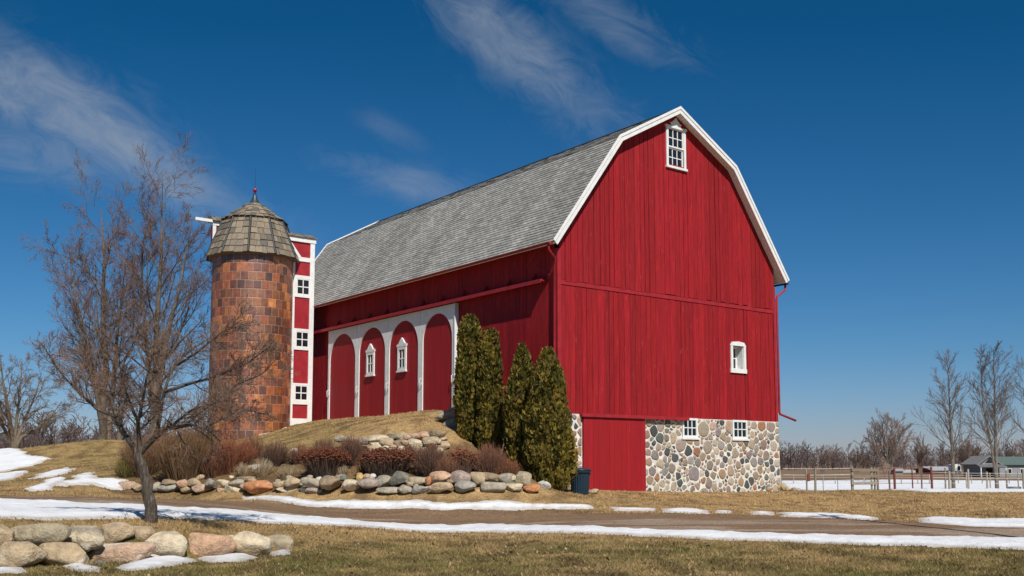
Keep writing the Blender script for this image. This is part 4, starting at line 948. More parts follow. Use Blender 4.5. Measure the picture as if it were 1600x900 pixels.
# --- two tall bare trees left of the silo
def tall(px, Y, pys, stems, label, seed, **k):
    b = base_at(px, Y); st = [(rel(s, b, Y), r0, .02) for s, r0 in stems]
    return make_tree(b, st, [dict(m=17, t0=.16, t1=.97, ang=(.45, .95), lenf=.52, n=10, wob=.12, up=.14, rs=.42, fall=.62, rmin=.012, taper=.2),
                             dict(m=9, t0=.12, t1=1., ang=(.4, .9), lenf=.50, n=6, wob=.15, up=.09, rs=.5, rmin=.009, taper=.25),
                             dict(m=8, t0=.1, t1=1., ang=(.35, .9), lenf=.6, n=5, wob=.17, up=.08, rs=.6, rmin=.0075),
                             dict(m=4, t0=.15, t1=1., ang=(.3, .8), lenf=.72, n=3, wob=.12, up=.06, rs=.7, rmin=.0065, fall=.3)], label, seed=seed, group='tall bare trees left of the silo', **k)
tall(166, 58, 0, [([(160, 704), (161, 640), (165, 560), (160, 480), (163, 400), (158, 325, 1)], .26), ([(170, 704), (175, 620, 1), (182, 540, 1.5), (190, 470, 1), (196, 410, 1)], .22),
                  ([(163, 690), (150, 600, -1), (130, 520, -1.5), (115, 450, -1), (108, 395, -1)], .2), ([(186, 704), (186, 640, .6), (192, 580, 1)], .16)],
     'tall many-stemmed bare tree, left one of the two beside the silo', 3)
tall(240, 56, 0, [([(240, 700), (243, 600), (246, 500), (252, 400), (254, 285)], .26), ([(243, 660), (255, 560, -1), (275, 470, -1.5), (290, 400, -1), (300, 345, -1)], .18),
                  ([(240, 660), (232, 560, 1), (222, 470, 1.5), (222, 400, 1), (228, 345, 1)], .16)],
     'tallest bare tree, its crown reaching just left of the silo roof', 5)
# --- spreading trees on the far left
def spread(px, Y, top, label, seed, w=46, bark=(.20, .15, .10)):
    b = base_at(px, Y); h = 712-top
    st = []
    for k, (dx, f) in enumerate(((-.9, .8), (-.35, 1.), (.2, .95), (.7, .85), (1.2, .55))):
        st.append((rel([(px, 712), (px+dx*w*.12, 712-h*.18), (px+dx*w*.42, 712-h*.45*f, k-2), (px+dx*w*.8, 712-h*.75*f, (k-2)*1.5), (px+dx*w, 712-h*f, (k-2)*2)], b, Y), .26 if k == 1 else .17, .02))
    return make_tree(b, st, [dict(m=11, t0=.25, t1=.98, ang=(.4, .9), lenf=.5, n=7, wob=.17, up=.05, rs=.42, rmin=.016, taper=.2), dict(m=9, t0=.12, t1=1., ang=(.4, 1.), lenf=.52, n=6, wob=.17, up=.04, rs=.5, rmin=.012, taper=.25), dict(m=6, t0=.12, t1=1., ang=(.4, .9), lenf=.6, n=4, wob=.17, up=.04, rs=.6, rmin=.01),
                             dict(m=3, t0=.15, t1=1., ang=(.3, .9), lenf=.65, n=3, wob=.15, up=.03, rs=.7, rmin=.009, fall=.3)], label, seed=seed, bark=bark, twig=(.22, .16, .125), group='spreading bare trees on the far left')
spread(22, 76, 558, 'spreading bare tree on the rise at the left picture edge', 7, 62)
spread(-48, 82, 575, 'bare tree mostly cut off by the left picture edge', 9, 50)
# --- crooked fruit tree by the drive
Ya = 20.0; ba = base_at(236, Ya, -.04)
def fr(pts, r0, r1): return (rel(pts, ba, Ya), r0, r1)
stems = [fr([(236, 818), (235, 800), (231, 770), (226, 745), (219, 722), (216, 708)], .132, .090),
         fr([(217, 711), (206, 694), (190, 672, .2), (181, 650, .4), (172, 620, .5), (152, 588, .7), (122, 560, .9)], .06, .012), fr([(217, 712), (217, 690), (216, 660, -.2), (222, 630, -.4), (228, 596, -.6), (234, 570, -.8), (238, 540, -.8)], .052, .010),
         fr([(216, 712), (228, 698), (240, 685, -.1), (256, 672, -.2), (278, 667, -.3), (304, 664, -.5), (326, 672, -.6), (344, 690, -.7)], .066, .012), fr([(243, 683), (250, 650, .2), (256, 610, .5), (272, 570, .8), (298, 548, 1.), (326, 528, 1.1)], .05, .010),
         fr([(182, 652), (152, 640, .0), (122, 612, -.2), (96, 584, -.4), (72, 548, -.6)], .035, .008), fr([(256, 612), (296, 600, .1), (340, 588, -.1), (386, 568, -.3), (424, 540, -.4)], .035, .008),
         fr([(216, 660), (196, 612, -.7), (186, 566, -1.), (190, 520, -1.2)], .035, .008), fr([(288, 664), (330, 632, .3), (372, 600, .5), (410, 585, .6), (436, 556, .6)], .03, .007), fr([(320, 668), (352, 652, .2), (386, 640, .2), (414, 648, .2)], .024, .006), fr([(274, 572), (306, 552, -.6), (346, 520, -.9), (378, 500, -1)], .03, .007), fr([(262, 670), (300, 640, -.8), (330, 630, -1.2), (372, 622, -1.5)], .035, .008)]
make_tree(ba, stems, [dict(m=17, t0=.2, t1=1., ang=(.5, 1.15), lenf=.42, n=8, wob=.18, up=.05, rs=.4, rmin=.0055, fall=.35, taper=.3), dict(m=10, t0=.1, t1=1., ang=(.5, 1.2), lenf=.56, n=5, wob=.2, up=.06, rs=.55, rmin=.004),
                      dict(m=9, t0=.12, t1=1., ang=(.4, 1.1), lenf=.72, n=4, wob=.18, up=.08, rs=.7, rmin=.0034)], 'crooked leafless fruit tree beside the snowy drive, before the silo', seed=13, bark=(.105, .08, .062), twig=(.23, .145, .105), name='fruit_tree', wood=1, bare=1)
# trunk of the fruit tree only grows twigs above the fork: handled by the limbs' own t0
# --- right-hand young trees
def young(px, Y, by, top, label, seed, w=1., second=None, group='slim bare trees behind the paddock'):
    b = base_at(px, Y); h = by-top
    st = [(rel([(px, by), (px-2, by-h*.3), (px-6*w, by-h*.65), (px-10*w, top)], b, Y), .125, .014)]
    if second: st.append((rel([(px, by-4), (px+second*.4, by-h*.3), (px+second, by-h*.6), (px+second*1.2, top+10)], b, Y), .09, .014))
    return make_tree(b, st, [dict(m=30, t0=.22, t1=.98, ang=(.5, .95), lenf=.46, n=8, wob=.08, up=.12, rs=.32, rmin=.011, fall=.72, taper=.25), dict(m=10, t0=.12, t1=1., ang=(.35, .8), lenf=.5, n=5, wob=.1, up=.1, rs=.55, rmin=.008),
                             dict(m=6, t0=.15, t1=1., ang=(.3, .8), lenf=.62, n=3, wob=.1, up=.08, rs=.7, rmin=.0065)], label, seed=seed, bark=(.20, .165, .13), twig=(.15, .11, .092), group=group)
young(1490, 60, 764, 562, 'slim bare tree with one leaning leader right of the red pipe fence', 21)
young(1558, 61, 765, 546, 'slim forked bare tree, second from the right picture edge', 22, .6, -22)
young(1614, 62, 766, 570, 'slim bare tree cut by the right picture edge', 23, 1.)
def round_tree(px, Y, by, top, w, label, seed, twig=(.20, .125, .095), n1=9):
    b = base_at(px, Y); h = by-top; st = []
    for k in range(n1):
        f = -1+2*k/(n1-1); st.append((rel([(px+f*2, by), (px+f*w*.22, by-h*.3), (px+f*w*.55, by-h*.65, random.uniform(-2, 2)), (px+f*w*.72, by-h*(1-.35*f*f), random.uniform(-3, 3))], b, Y), .11, .02))
    return make_tree(b, st, [dict(m=13, t0=.2, t1=1., ang=(.3, .7), lenf=.42, n=6, wob=.1, up=.1, rs=.4, rmin=.018, taper=.3), dict(m=9, t0=.15, t1=1., ang=(.3, .8), lenf=.5, n=4, wob=.12, up=.08, rs=.6, rmin=.014),
                             dict(m=6, t0=.15, t1=1., ang=(.3, .8), lenf=.6, n=3, wob=.1, up=.07, rs=.7, rmin=.012)], label, seed=seed, bark=(.19, .135, .10), twig=twig, group='bare trees in the fields beyond the paddock')
round_tree(1386, 110, 746, 654, 46, 'round reddish bare tree behind the wooden gate', 31)
round_tree(1438, 200, 741, 683, 15, 'small bare tree between the round one and the slim ones', 32, n1=5)
round_tree(1286, 200, 741, 700, 20, 'low bare tree left of the round reddish one', 33, n1=5)
round_tree(1512, 190, 741, 686, 30, 'bushy bare tree left of the roofed shelter', 34, n1=7)
round_tree(1600, 230, 740, 690, 30, 'bare tree behind the green roof', 35, n1=7)
round_tree(1340, 240, 739, 703, 20, 'low bare tree just left of the round reddish one', 36, n1=5)
# --- far wood, one mass
def far_wood():
    r = np.random.default_rng(77); protos = []
    for k in range(6):
        P = np.stack([resample([(0, 0, 0), (r.normal()*.03, r.normal()*.03, .5), (r.normal()*.06, r.normal()*.06, 1.)], 6)]); R = np.linspace(.02, .004, 6)[None]
        L = [tubes(P, R, 4)]; P, R = grow(P, R, 16, .12, .97, (.5, 1.), .5, 4, .15, .15, .6, r, .008); L.append(tubes(P, R, 3))
        P, R = grow(P, R, 5, .2, 1., (.4, .9), .5, 3, .2, .1, .7, r, .007); L.append(tubes(P, R, 3)); protos.append(join(L))
    parts = []; cols = []
    for i in range(2300):
        px = r.uniform(-420, 2020); Y = r.uniform(330, 520)
        if 420 < px < 1150: continue
        x = (px-800)/FPX*Y; v, f = protos[r.integers(6)]; h = (4.2+6.2*r.random()**2)*(1.9 if px < 400 else 1.)*(.75 if r.random() < .4 else 1); a = r.uniform(0, 6.3); w = r.uniform(.9, 1.6)
        q = np.stack([(v[:, 0]*cos(a)-v[:, 1]*sin(a))*h*w+x, (v[:, 0]*sin(a)+v[:, 1]*cos(a))*h*w+Y, v[:, 2]*h-.2], 1); parts.append((q, f)); cols.append(np.tile(np.array((.155, .11, .10))*r.uniform(.6, 1.25), (len(q), 1)))
    V, F = join(parts); tag(np_mesh('far_wood', V, F, M['twig'], vcol=np.concatenate(cols)), 'distant leafless wood along the horizon', 'wood', kind='stuff')
far_wood()
# --- brush: low mass under the far wood
# --- cedars (arborvitae): sprays on an uneven upright crown
def cedar(px, Y, by, top, width, prof, label, seed, nsp, lean=0.):
    r = np.random.default_rng(seed); b = base_at(px, Y, -.05); H = float(at(px, top, Y)[2]-b[2]); Rm = width/2/FPX*Y
    o = empty('cedar', b); tag(o, label, 'evergreen', 'columnar cedars by the barn wall')
    g = MB(); g.tube([(0, 0, -.1), (0, 0, H*.45), (lean*H*.7, 0, H*.8)], [.11, .08, .02], 8, (.14, .10, .07)); g.build('trunk', M['bark'], o, True)
    zt = np.array([p[0] for p in prof]); rt = np.array([p[1] for p in prof])
    def Rof(t, a): 
        q = .74+.52*fbm(a*2.4+seed, t*H*1.3, seed)+.34*(fbm(a*6.+seed, t*H*3.6, seed+3)-.5)
        return np.interp(t, zt, rt)*Rm*q
    # inner core so the crown is dense
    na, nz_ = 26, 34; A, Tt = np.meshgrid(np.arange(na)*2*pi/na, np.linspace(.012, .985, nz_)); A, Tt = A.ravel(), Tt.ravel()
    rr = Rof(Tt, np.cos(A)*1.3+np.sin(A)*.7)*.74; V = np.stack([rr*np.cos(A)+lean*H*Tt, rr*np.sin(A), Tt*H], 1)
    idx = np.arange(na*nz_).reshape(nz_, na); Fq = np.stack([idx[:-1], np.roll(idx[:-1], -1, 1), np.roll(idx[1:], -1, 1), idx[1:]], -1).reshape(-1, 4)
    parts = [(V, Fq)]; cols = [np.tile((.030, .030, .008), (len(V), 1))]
    t = r.random(nsp*2); keep = r.random(nsp*2) < np.interp(t, zt, rt)/rt.max()*.92+.08; t = t[keep][:nsp]*.99; n = len(t); a = r.uniform(0, 2*pi, n)
    dep = .74+.36*r.random(n)**.8; rr = Rof(t, np.cos(a)*1.3+np.sin(a)*.7)*dep
    p = np.stack([rr*np.cos(a)+lean*H*t, rr*np.sin(a), t*H], 1)
    out = np.stack([np.cos(a), np.sin(a), np.full(n, .0)], 1); up = unit(np.stack([np.cos(a)*.45, np.sin(a)*.45, r.uniform(.5, 1.3, n)], 1)+r.normal(size=(n, 3))*.28)
    side = unit(np.cross(up, out+r.normal(size=(n, 3))*.8)); L = r.uniform(.06, .19, n)[:, None]; W = L*r.uniform(.30, .5, n)[:, None]
    nn = np.cross(side, up)
    q = np.stack([p-up*L*.35, p+side*W+up*L*.1+nn*L*.1, p+up*L*.75, p-side*W+up*L*.1+nn*L*.1], 1).reshape(-1, 3)
    parts.append((q, np.arange(n*4).reshape(n, 4)))
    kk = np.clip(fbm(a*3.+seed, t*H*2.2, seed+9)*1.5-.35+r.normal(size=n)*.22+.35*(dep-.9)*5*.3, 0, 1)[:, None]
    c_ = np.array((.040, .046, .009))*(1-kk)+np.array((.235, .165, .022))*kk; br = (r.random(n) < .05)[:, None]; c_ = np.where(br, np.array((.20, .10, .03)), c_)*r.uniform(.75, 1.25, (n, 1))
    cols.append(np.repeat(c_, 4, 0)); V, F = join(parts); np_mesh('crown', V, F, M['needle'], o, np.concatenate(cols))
    return o
COLP = [(0, .72), (.05, .92), (.25, 1.), (.5, .93), (.75, .82), (.9, .66), (.97, .44), (1., .08)]
CONP = [(0, .70), (.06, .92), (.2, 1.), (.4, .97), (.6, .84), (.8, .58), (.93, .30), (1., .05)]
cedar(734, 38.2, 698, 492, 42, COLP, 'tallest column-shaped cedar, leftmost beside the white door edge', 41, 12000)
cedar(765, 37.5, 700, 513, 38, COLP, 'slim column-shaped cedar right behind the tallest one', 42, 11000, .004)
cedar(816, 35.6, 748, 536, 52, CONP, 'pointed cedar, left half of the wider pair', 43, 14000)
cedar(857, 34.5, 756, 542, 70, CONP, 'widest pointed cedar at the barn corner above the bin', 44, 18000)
# --- dormant shrubs
def shrub(name, px, Y, by, top, width, n, c0, c1, label, seed, heads=None, sub=3, curve=.5, rad=.006, cat='shrub', group=None, vert=.0):
    r = np.random.default_rng(seed); b = gp(px, by); Y = b[1]; b[2] -= .04; H = float(at(px, top, Y)[2]-b[2]); Rw = width/2/FPX*Y
    o = empty(name, b); tag(o, label, cat, group)
    a = r.uniform(0, 2*pi, n); q = np.sqrt(r.random(n)); bx = np.stack([np.cos(a)*q*Rw*.45, np.sin(a)*q*Rw*.35, np.zeros(n)], 1)
    bx[:, 2] = T(bx[:, 0]+b[0], bx[:, 1]+b[1])-b[2]-.03
    hh = H*np.sqrt(np.maximum(0, 1-(q*.93)**2))*r.uniform(.75, 1.05, n)*(1-vert)+H*r.uniform(.6, 1.02, n)*vert
    tip = np.stack([np.cos(a)*q*Rw, np.sin(a)*q*Rw*.8, np.maximum(hh, H*.2)], 1)+r.normal(size=(n, 3))*.04
    s = np.linspace(0, 1, 6)[None, :, None]; mid = (bx+tip)/2+np.array([0, 0, 1.])*H*curve*.12+r.normal(size=(n, 3))*.05
    P = (1-s)**2*bx[:, None]+2*s*(1-s)*mid[:, None]+s*s*tip[:, None]; R = np.linspace(rad, rad*.5, 6)[None].repeat(n, 0)
    parts = [tubes(P, R, 3)]
    if sub: Q, R2 = grow(P, R, sub, .3, 1., (.25, .75), .32, 4, .18, .12, .8, r, rad*.45); parts.append(tubes(Q, R2, 3))
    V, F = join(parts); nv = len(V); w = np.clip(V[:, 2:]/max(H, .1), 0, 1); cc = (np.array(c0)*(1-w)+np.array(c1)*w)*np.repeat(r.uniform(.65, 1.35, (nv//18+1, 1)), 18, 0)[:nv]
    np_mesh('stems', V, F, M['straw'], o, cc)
    if heads:
        hc, hs = heads; k = 7; ends = np.concatenate([tip]); m = len(ends); an = np.arange(k)*2*pi/k; sz = r.uniform(.6, 1.3, m)*hs
        ring = ends[:, None]+np.stack([np.cos(an), np.sin(an), np.zeros(k)], 1)[None]*sz[:, None, None]*r.uniform(.75, 1.2, (m, k, 1)); ring[..., 2] += r.normal(size=(m, k))*hs*.18
        topc = ends+np.array([0, 0, 1.])*(hs*.45); botc = ends-np.array([0, 0, 1.])*(hs*.5)
        V = np.concatenate([ring.reshape(-1, 3), topc, botc]); i0 = np.arange(m)[:, None]*k; jj = np.arange(k)[None]
        F = np.concatenate([np.stack([i0+jj, i0+(jj+1) % k, np.broadcast_to(m*k+np.arange(m)[:, None], (m, k))], -1).reshape(-1, 3), np.stack([i0+(jj+1) % k, i0+jj, np.broadcast_to(m*k+m+np.arange(m)[:, None], (m, k))], -1).reshape(-1, 3)])
        fh = np_mesh('flower_heads', V, F, M['straw'], o, np.array(hc)*np.concatenate([np.repeat(r.uniform(.6, 1.35, (m, 1)), k, 0), np.ones((2*m, 1))])); fh['kind'] = 'stuff'
    return o
G_ = 'dormant shrubs in the garden bed'
RED0, RED1 = (.11, .065, .035), (.22, .10, .055)
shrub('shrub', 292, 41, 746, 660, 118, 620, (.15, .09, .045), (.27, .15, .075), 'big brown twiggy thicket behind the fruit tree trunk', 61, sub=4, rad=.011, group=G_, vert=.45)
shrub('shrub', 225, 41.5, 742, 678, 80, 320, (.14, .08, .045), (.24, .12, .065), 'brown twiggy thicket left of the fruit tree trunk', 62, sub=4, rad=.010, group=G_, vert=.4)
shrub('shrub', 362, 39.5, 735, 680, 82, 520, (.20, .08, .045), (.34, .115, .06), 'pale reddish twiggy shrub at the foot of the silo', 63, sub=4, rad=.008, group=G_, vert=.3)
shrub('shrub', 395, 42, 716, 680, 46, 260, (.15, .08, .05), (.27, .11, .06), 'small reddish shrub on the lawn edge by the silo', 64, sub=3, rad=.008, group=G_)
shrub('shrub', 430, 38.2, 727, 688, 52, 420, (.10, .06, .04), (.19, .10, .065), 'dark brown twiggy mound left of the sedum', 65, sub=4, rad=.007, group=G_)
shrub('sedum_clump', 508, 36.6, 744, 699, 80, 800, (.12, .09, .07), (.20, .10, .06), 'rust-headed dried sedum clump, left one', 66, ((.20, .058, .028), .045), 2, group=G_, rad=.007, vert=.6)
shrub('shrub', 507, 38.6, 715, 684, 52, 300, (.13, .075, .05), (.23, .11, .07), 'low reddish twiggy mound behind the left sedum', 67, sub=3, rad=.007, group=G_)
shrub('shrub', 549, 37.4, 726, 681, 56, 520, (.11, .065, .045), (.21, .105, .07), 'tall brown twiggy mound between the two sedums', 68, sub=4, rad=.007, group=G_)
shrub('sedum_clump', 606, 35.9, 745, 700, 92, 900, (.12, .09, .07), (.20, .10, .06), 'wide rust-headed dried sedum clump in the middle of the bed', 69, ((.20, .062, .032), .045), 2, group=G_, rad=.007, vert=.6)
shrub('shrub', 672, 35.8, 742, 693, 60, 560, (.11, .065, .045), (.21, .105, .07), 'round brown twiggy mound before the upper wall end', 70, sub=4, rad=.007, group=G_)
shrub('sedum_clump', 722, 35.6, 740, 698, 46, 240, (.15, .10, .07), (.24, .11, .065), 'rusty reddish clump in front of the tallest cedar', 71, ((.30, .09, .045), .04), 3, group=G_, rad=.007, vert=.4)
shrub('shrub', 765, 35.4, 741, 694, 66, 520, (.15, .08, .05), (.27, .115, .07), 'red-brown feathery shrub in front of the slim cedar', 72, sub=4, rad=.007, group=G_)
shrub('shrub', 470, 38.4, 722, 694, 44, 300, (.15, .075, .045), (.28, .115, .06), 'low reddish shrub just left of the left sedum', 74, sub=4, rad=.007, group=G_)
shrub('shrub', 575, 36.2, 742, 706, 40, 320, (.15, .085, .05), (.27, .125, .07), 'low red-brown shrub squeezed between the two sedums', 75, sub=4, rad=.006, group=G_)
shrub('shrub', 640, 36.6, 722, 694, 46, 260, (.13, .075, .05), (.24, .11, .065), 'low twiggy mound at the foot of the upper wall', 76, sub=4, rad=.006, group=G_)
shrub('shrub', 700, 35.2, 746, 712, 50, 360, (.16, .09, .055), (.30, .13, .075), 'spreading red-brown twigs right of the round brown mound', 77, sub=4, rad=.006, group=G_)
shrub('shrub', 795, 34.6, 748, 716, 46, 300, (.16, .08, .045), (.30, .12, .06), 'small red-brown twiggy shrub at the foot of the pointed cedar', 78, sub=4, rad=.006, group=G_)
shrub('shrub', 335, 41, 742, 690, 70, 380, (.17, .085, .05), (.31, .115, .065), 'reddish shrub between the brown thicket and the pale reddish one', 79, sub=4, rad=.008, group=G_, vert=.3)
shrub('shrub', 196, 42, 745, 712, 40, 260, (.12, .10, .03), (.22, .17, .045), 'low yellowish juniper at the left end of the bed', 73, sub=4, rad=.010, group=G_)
for px, Y, by, tp, w_, lb, sd_ in ((412, 36.9, 741, 716, 42, 'pale dry grass tuft above the rust wedge stone', 81), (452, 36.2, 745, 727, 46, 'low pale dry grass tuft behind the long flat stone', 82), (382, 37.4, 742, 722, 34, 'pale dry grass tuft at the left of the olive boulder', 83),
                                   (655, 34.8, 742, 722, 18, 'thin pale stalks between sedum and brown mound', 84), (535, 35.4, 745, 726, 22, 'thin pale stalks at the foot of the left sedum', 85)):
    shrub('dry_grass_tuft', px, Y, by, tp, w_, 170, (.36, .25, .14), (.46, .36, .23), lb, sd_, sub=2, rad=.006, cat='grass tuft', group='dry grass tufts in the bed', vert=.3)
# --- dead-leaf litter in the bed
r = np.random.default_rng(5); lo, hi_ = BED.min(0), BED.max(0); q = lo+(hi_-lo)*r.random((14000, 2)); q = q[poly_sd(q[:, 0], q[:, 1], BED) > -.1]; n = len(q)
a = r.uniform(0, 6.28, n); s = r.uniform(.02, .05, n); zz = T(q[:, 0], q[:, 1])+.012
e1 = np.stack([np.cos(a)*s, np.sin(a)*s, r.normal(size=n)*.012], 1); e2 = np.stack([-np.sin(a)*s*.6, np.cos(a)*s*.6, r.normal(size=n)*.012+.008], 1); p = np.stack([q[:, 0], q[:, 1], zz+.01], 1)
V = np.stack([p-e1, p-e2, p+e1, p+e2], 1).reshape(-1, 3); lc = np.array([(.24, .15, .08), (.33, .22, .13), (.16, .10, .06), (.40, .30, .2)])[r.integers(0, 4, n)]*r.uniform(.7, 1.2, (n, 1))
tag(np_mesh('leaf_litter', V, np.arange(n*4).reshape(n, 4), M['straw'], vcol=np.repeat(lc, 4, 0)), 'dead leaves scattered through the garden bed', 'leaf litter', kind='stuff')
# ------------------------------------------------------------------ BIN, FENCES, FAR BUILDINGS, POLE
bb = base_at(906, 35.2, -.01); bin_ = empty('waste_bin', bb); tag(bin_, 'blue-black ribbed plastic bin with a lid beside the red cellar door', 'bin')
H = float(at(906, 734, 35.2)[2]-bb[2]); g = MB(); k = 48; vs = []; fs = []
prof = [(.30, 0.0), (.305, .02), (.345, H-.1), (.385, H-.09), (.385, H-.03)]
for r_, z in prof:
    for j in range(k):
        rr = r_*(1-(.045 if j % 2 else 0)*(1 if z < H-.095 else 0)); vs.append((rr*cos(2*pi*j/k), rr*sin(2*pi*j/k), z))
for i in range(len(prof)-1): fs += [(i*k+j, i*k+(j+1) % k, (i+1)*k+(j+1) % k, (i+1)*k+j) for j in range(k)]
fs.append(tuple(range(k-1, -1, -1))); g.add(vs, fs); g.build('body', M['can'], bin_)
g = MB(); g.lathe([(.395, H-.035), (.40, H-.005), (.385, H+.015), (.30, H+.04), (.12, H+.065), (.02, H+.07)], 40); g.tube([(-.1, 0, H+.055), (-.09, 0, H+.1), (.09, 0, H+.1), (.1, 0, H+.055)], .018, 6); g.build('lid', M['can'], bin_, True)
for s_ in (-1, 1):
    g = MB(); g.box(s_*.36-.05, s_*.36+.05, -.09, .09, H-.17, H-.13); g.build('handle', M['can'], bin_)
FY = 57.0
MRED = attr_mat('rusty_red_pipe', (1, 1, 1), .6, 9., .5, .2)
PC = [(.34, .29, .22), (.28, .24, .19), (.38, .33, .26), (.25, .20, .15)]
def fpost(px, top, w, parent, mat=None, Y=FY, rnd=True, col=None, name='post', by=766):
    p = base_at(px, Y, -.2); z1 = float(at(px, top, Y)[2]); r_ = w/2/FPX*Y; g = MB(); lean = random.uniform(-.02, .02)
    c_ = col or random.choice(PC)
    g.tube([(p[0], p[1], p[2]), (p[0]+lean*.5, p[1], (p[2]+z1)/2), (p[0]+lean, p[1], z1-.02), (p[0]+lean, p[1], z1)], [r_*1.04, r_, r_*.96, r_*.8], 10, c_)
    return g.build(name, mat or M['post'], parent)
def rail(px0, px1, py0, py1, r_, parent, mat, col=(1, 1, 1), Y=FY, name='rail', sag=0.0):
    a, b = at(px0, py0, Y), at(px1, py1, Y); g = MB(); g.tube([a+(b-a)*t-np.array([0, 0, sag*4*t*(1-t)]) for t in np.linspace(0, 1, 7 if sag else 2)], r_, 6, col); return g.build(name, mat, parent)
def at0(name, px, label, cat='fence', group=None):
    o = empty(name, (0, 0, 0)); return tag(o, label, cat, group)
wf = at0('wire_fence', 1260, 'wire fence on grey wooden posts between the barn and the plank gate')
for px, tp, w_ in ((1260, 733, 2.6), (1273, 731, 3.4)): fpost(px, tp, w_, wf)
for px, tp in ((1285.5, 745), (1308, 746)): fpost(px, tp, 1., wf, M['steel'], name='steel_post')
for y0, y1 in ((732, 731.5), (742, 741), (751, 750), (758, 758)): rail(1224, 1331, y0, y1, .010, wf, M['steel'], name='wire', sag=.03)
g = MB(); a = at(1261.5, 740, FY-.1); g.box(a[0], a[0]+.14, a[1], a[1]+.02, a[2]-.42, a[2], (.22, .05, .04)); g.build('panel', MRED, wf)
pg = at0('plank_gate', 1350, 'weathered wooden plank gate between thick posts')
for px, w_ in ((1331, 4.4), (1361, 3.2), (1366, 2.8), (1370.5, 3.4)): fpost(px, 730.5, w_, pg)
for y0, y1 in ((734, 734.5), (743.5, 744), (755.5, 755)):
    a, b = at(1331, y0, FY-.12), at(1371, y1, FY-.12); g = MB(); g.hexa([(a[0], a[1], a[2]-.075), (b[0], b[1], b[2]-.075), (b[0], b[1]+.04, b[2]-.075), (a[0], a[1]+.04, a[2]-.075), (a[0], a[1], a[2]+.075), (b[0], b[1], b[2]+.075), (b[0], b[1]+.04, b[2]+.075), (a[0], a[1]+.04, a[2]+.075)], random.choice(PC)); g.build('plank', M['post'], pg)
pf = at0('pipe_fence', 1412, 'rusty red pipe fence right of the plank gate')
RC1 = (.20, .035, .03)
for px, tp, w_ in ((1397, 731.5, 3.6), (1425, 730.5, 2.0), (1455, 729.5, 3.6)): fpost(px, tp, w_, pf, MRED, col=(.19, .05, .04))
for px in (1389, 1439): fpost(px, 736, 2.4, pf, col=(.2, .12, .09))
for y in (731.5, 739, 747, 755): rail(1372, 1455, y, y, .022 if y < 735 else .014, pf, MRED, RC1)
wf2 = at0('wire_fence', 1530, 'wire fence on wooden posts along the right side of the paddock')
for px, tp, w_, Y in ((1476, 731, 2.6, 58), (1482, 736, 3.4, 57), (1512, 733, 3.2, 57), (1509, 738, 2., 60), (1541, 737, 2.8, 61), (1546, 739, 2., 64), (1572, 735, 2.8, 60), (1590, 737, 2., 62), (1598, 733, 3.4, 57), (1640, 733, 3.2, 57)): fpost(px, tp, w_, wf2, Y=Y)
for y in (738, 746, 754): rail(1456, 1660, y, y+.5, .009, wf2, M['steel'], name='wire', sag=.05)
fb = at0('pole_fence', 1540, 'low rail fence farther back behind the paddock')
for px in range(1200, 1680, 21): fpost(px+random.uniform(-3, 3), 741.5, 1.3, fb, Y=88)
for y in (742.5, 746): rail(1195, 1690, y, y+.6, .03, fb, M['post'], (.3, .25, .2), 88)
tk = tag(empty('stock_tank', base_at(1583, 57.5)), 'low galvanised stock tank by the right fence post', 'tank')
g = MB(); g.lathe([(.33, 0), (.36, .1), (.36, .27), (.38, .29), (.37, .30), (.33, .28), (.32, .12), (.02, .11)], 24); g.build('body', M['steel'], tk)
def gable_house(name, px0, px1, base, eave, ridge, Y, wallc, roofc, label, cat, depth=8., along=True, extra=None):
    a, b = at(px0, base, Y), at(px1, base, Y); zr, ze = float(at(px0, ridge, Y)[2]), float(at(px0, eave, Y)[2]); z0 = T1((a[0]+b[0])/2, Y)-.3
    o = empty(name, ((a[0]+b[0])/2, Y, z0)); tag(o, label, cat); w = (b[0]-a[0])/2; h = ze-z0; hr = zr-z0
    wm = attr_mat(name+'_wall', (1, 1, 1), .7, 3., .2, .05); g = MB()
    if along: g.prism([(-w, 0, 0), (-w, 0, h), (-w, depth/2, hr-.15), (-w, depth, h), (-w, depth, 0)], (2*w, 0, 0), wallc)
    else: g.prism([(-w, 0, 0), (-w, 0, h), (0, 0, hr-.12), (w, 0, h), (w, 0, 0)], (0, depth, 0), wallc)
    g.build('wall', wm, o); g = MB(); ov = .35
    if along:
        for ya, yb in ((-ov, depth/2), (depth+ov, depth/2)): g.prism([(-w-ov, ya, h-.1), (-w-ov, yb, hr), (-w-ov, yb, hr+.14), (-w-ov, ya, h+.05)], (2*w+2*ov, 0, 0), roofc)
    else:
        for xa in (-w-ov, w+ov): g.prism([(xa, -ov, h-.1), (0, -ov, hr), (0, -ov, hr+.14), (xa, -ov, h+.05)], (0, depth+2*ov, 0), roofc)
    g.build('roof', attr_mat(name+'_roof', (1, 1, 1), .7, 3., .2, .05), o)
    return o, w, h, hr
gable_house('shed', 1399, 1411, 741, 735.5, 732, 190, (.3, .3, .28), (.33, .34, .33), 'tiny grey shed seen through the red pipe fence', 'shed', 4)
gable_house('low_building', 1412, 1456, 741, 738, 735, 230, (.33, .33, .33), (.42, .43, .44), 'long low white-roofed building behind the red pipe fence', 'building', 7)
o, w, h, hr = gable_house('red_barn', 1456, 1489, 741.5, 734.5, 730, 200, (.17, .03, .028), (.40, .40, .41), 'small red barn with a pale roof far behind the fence', 'barn', 8)
g = MB(); g.box(-w-.02, w+.02, -.06, -.005, h-.35, h-.02); g.build('trim', M['white'], o)
o = tag(empty('trailer', (at(1496, 741, 195)[0], 195, T1(at(1496, 741, 195)[0], 195))), 'white box trailer beside the far red barn', 'trailer')
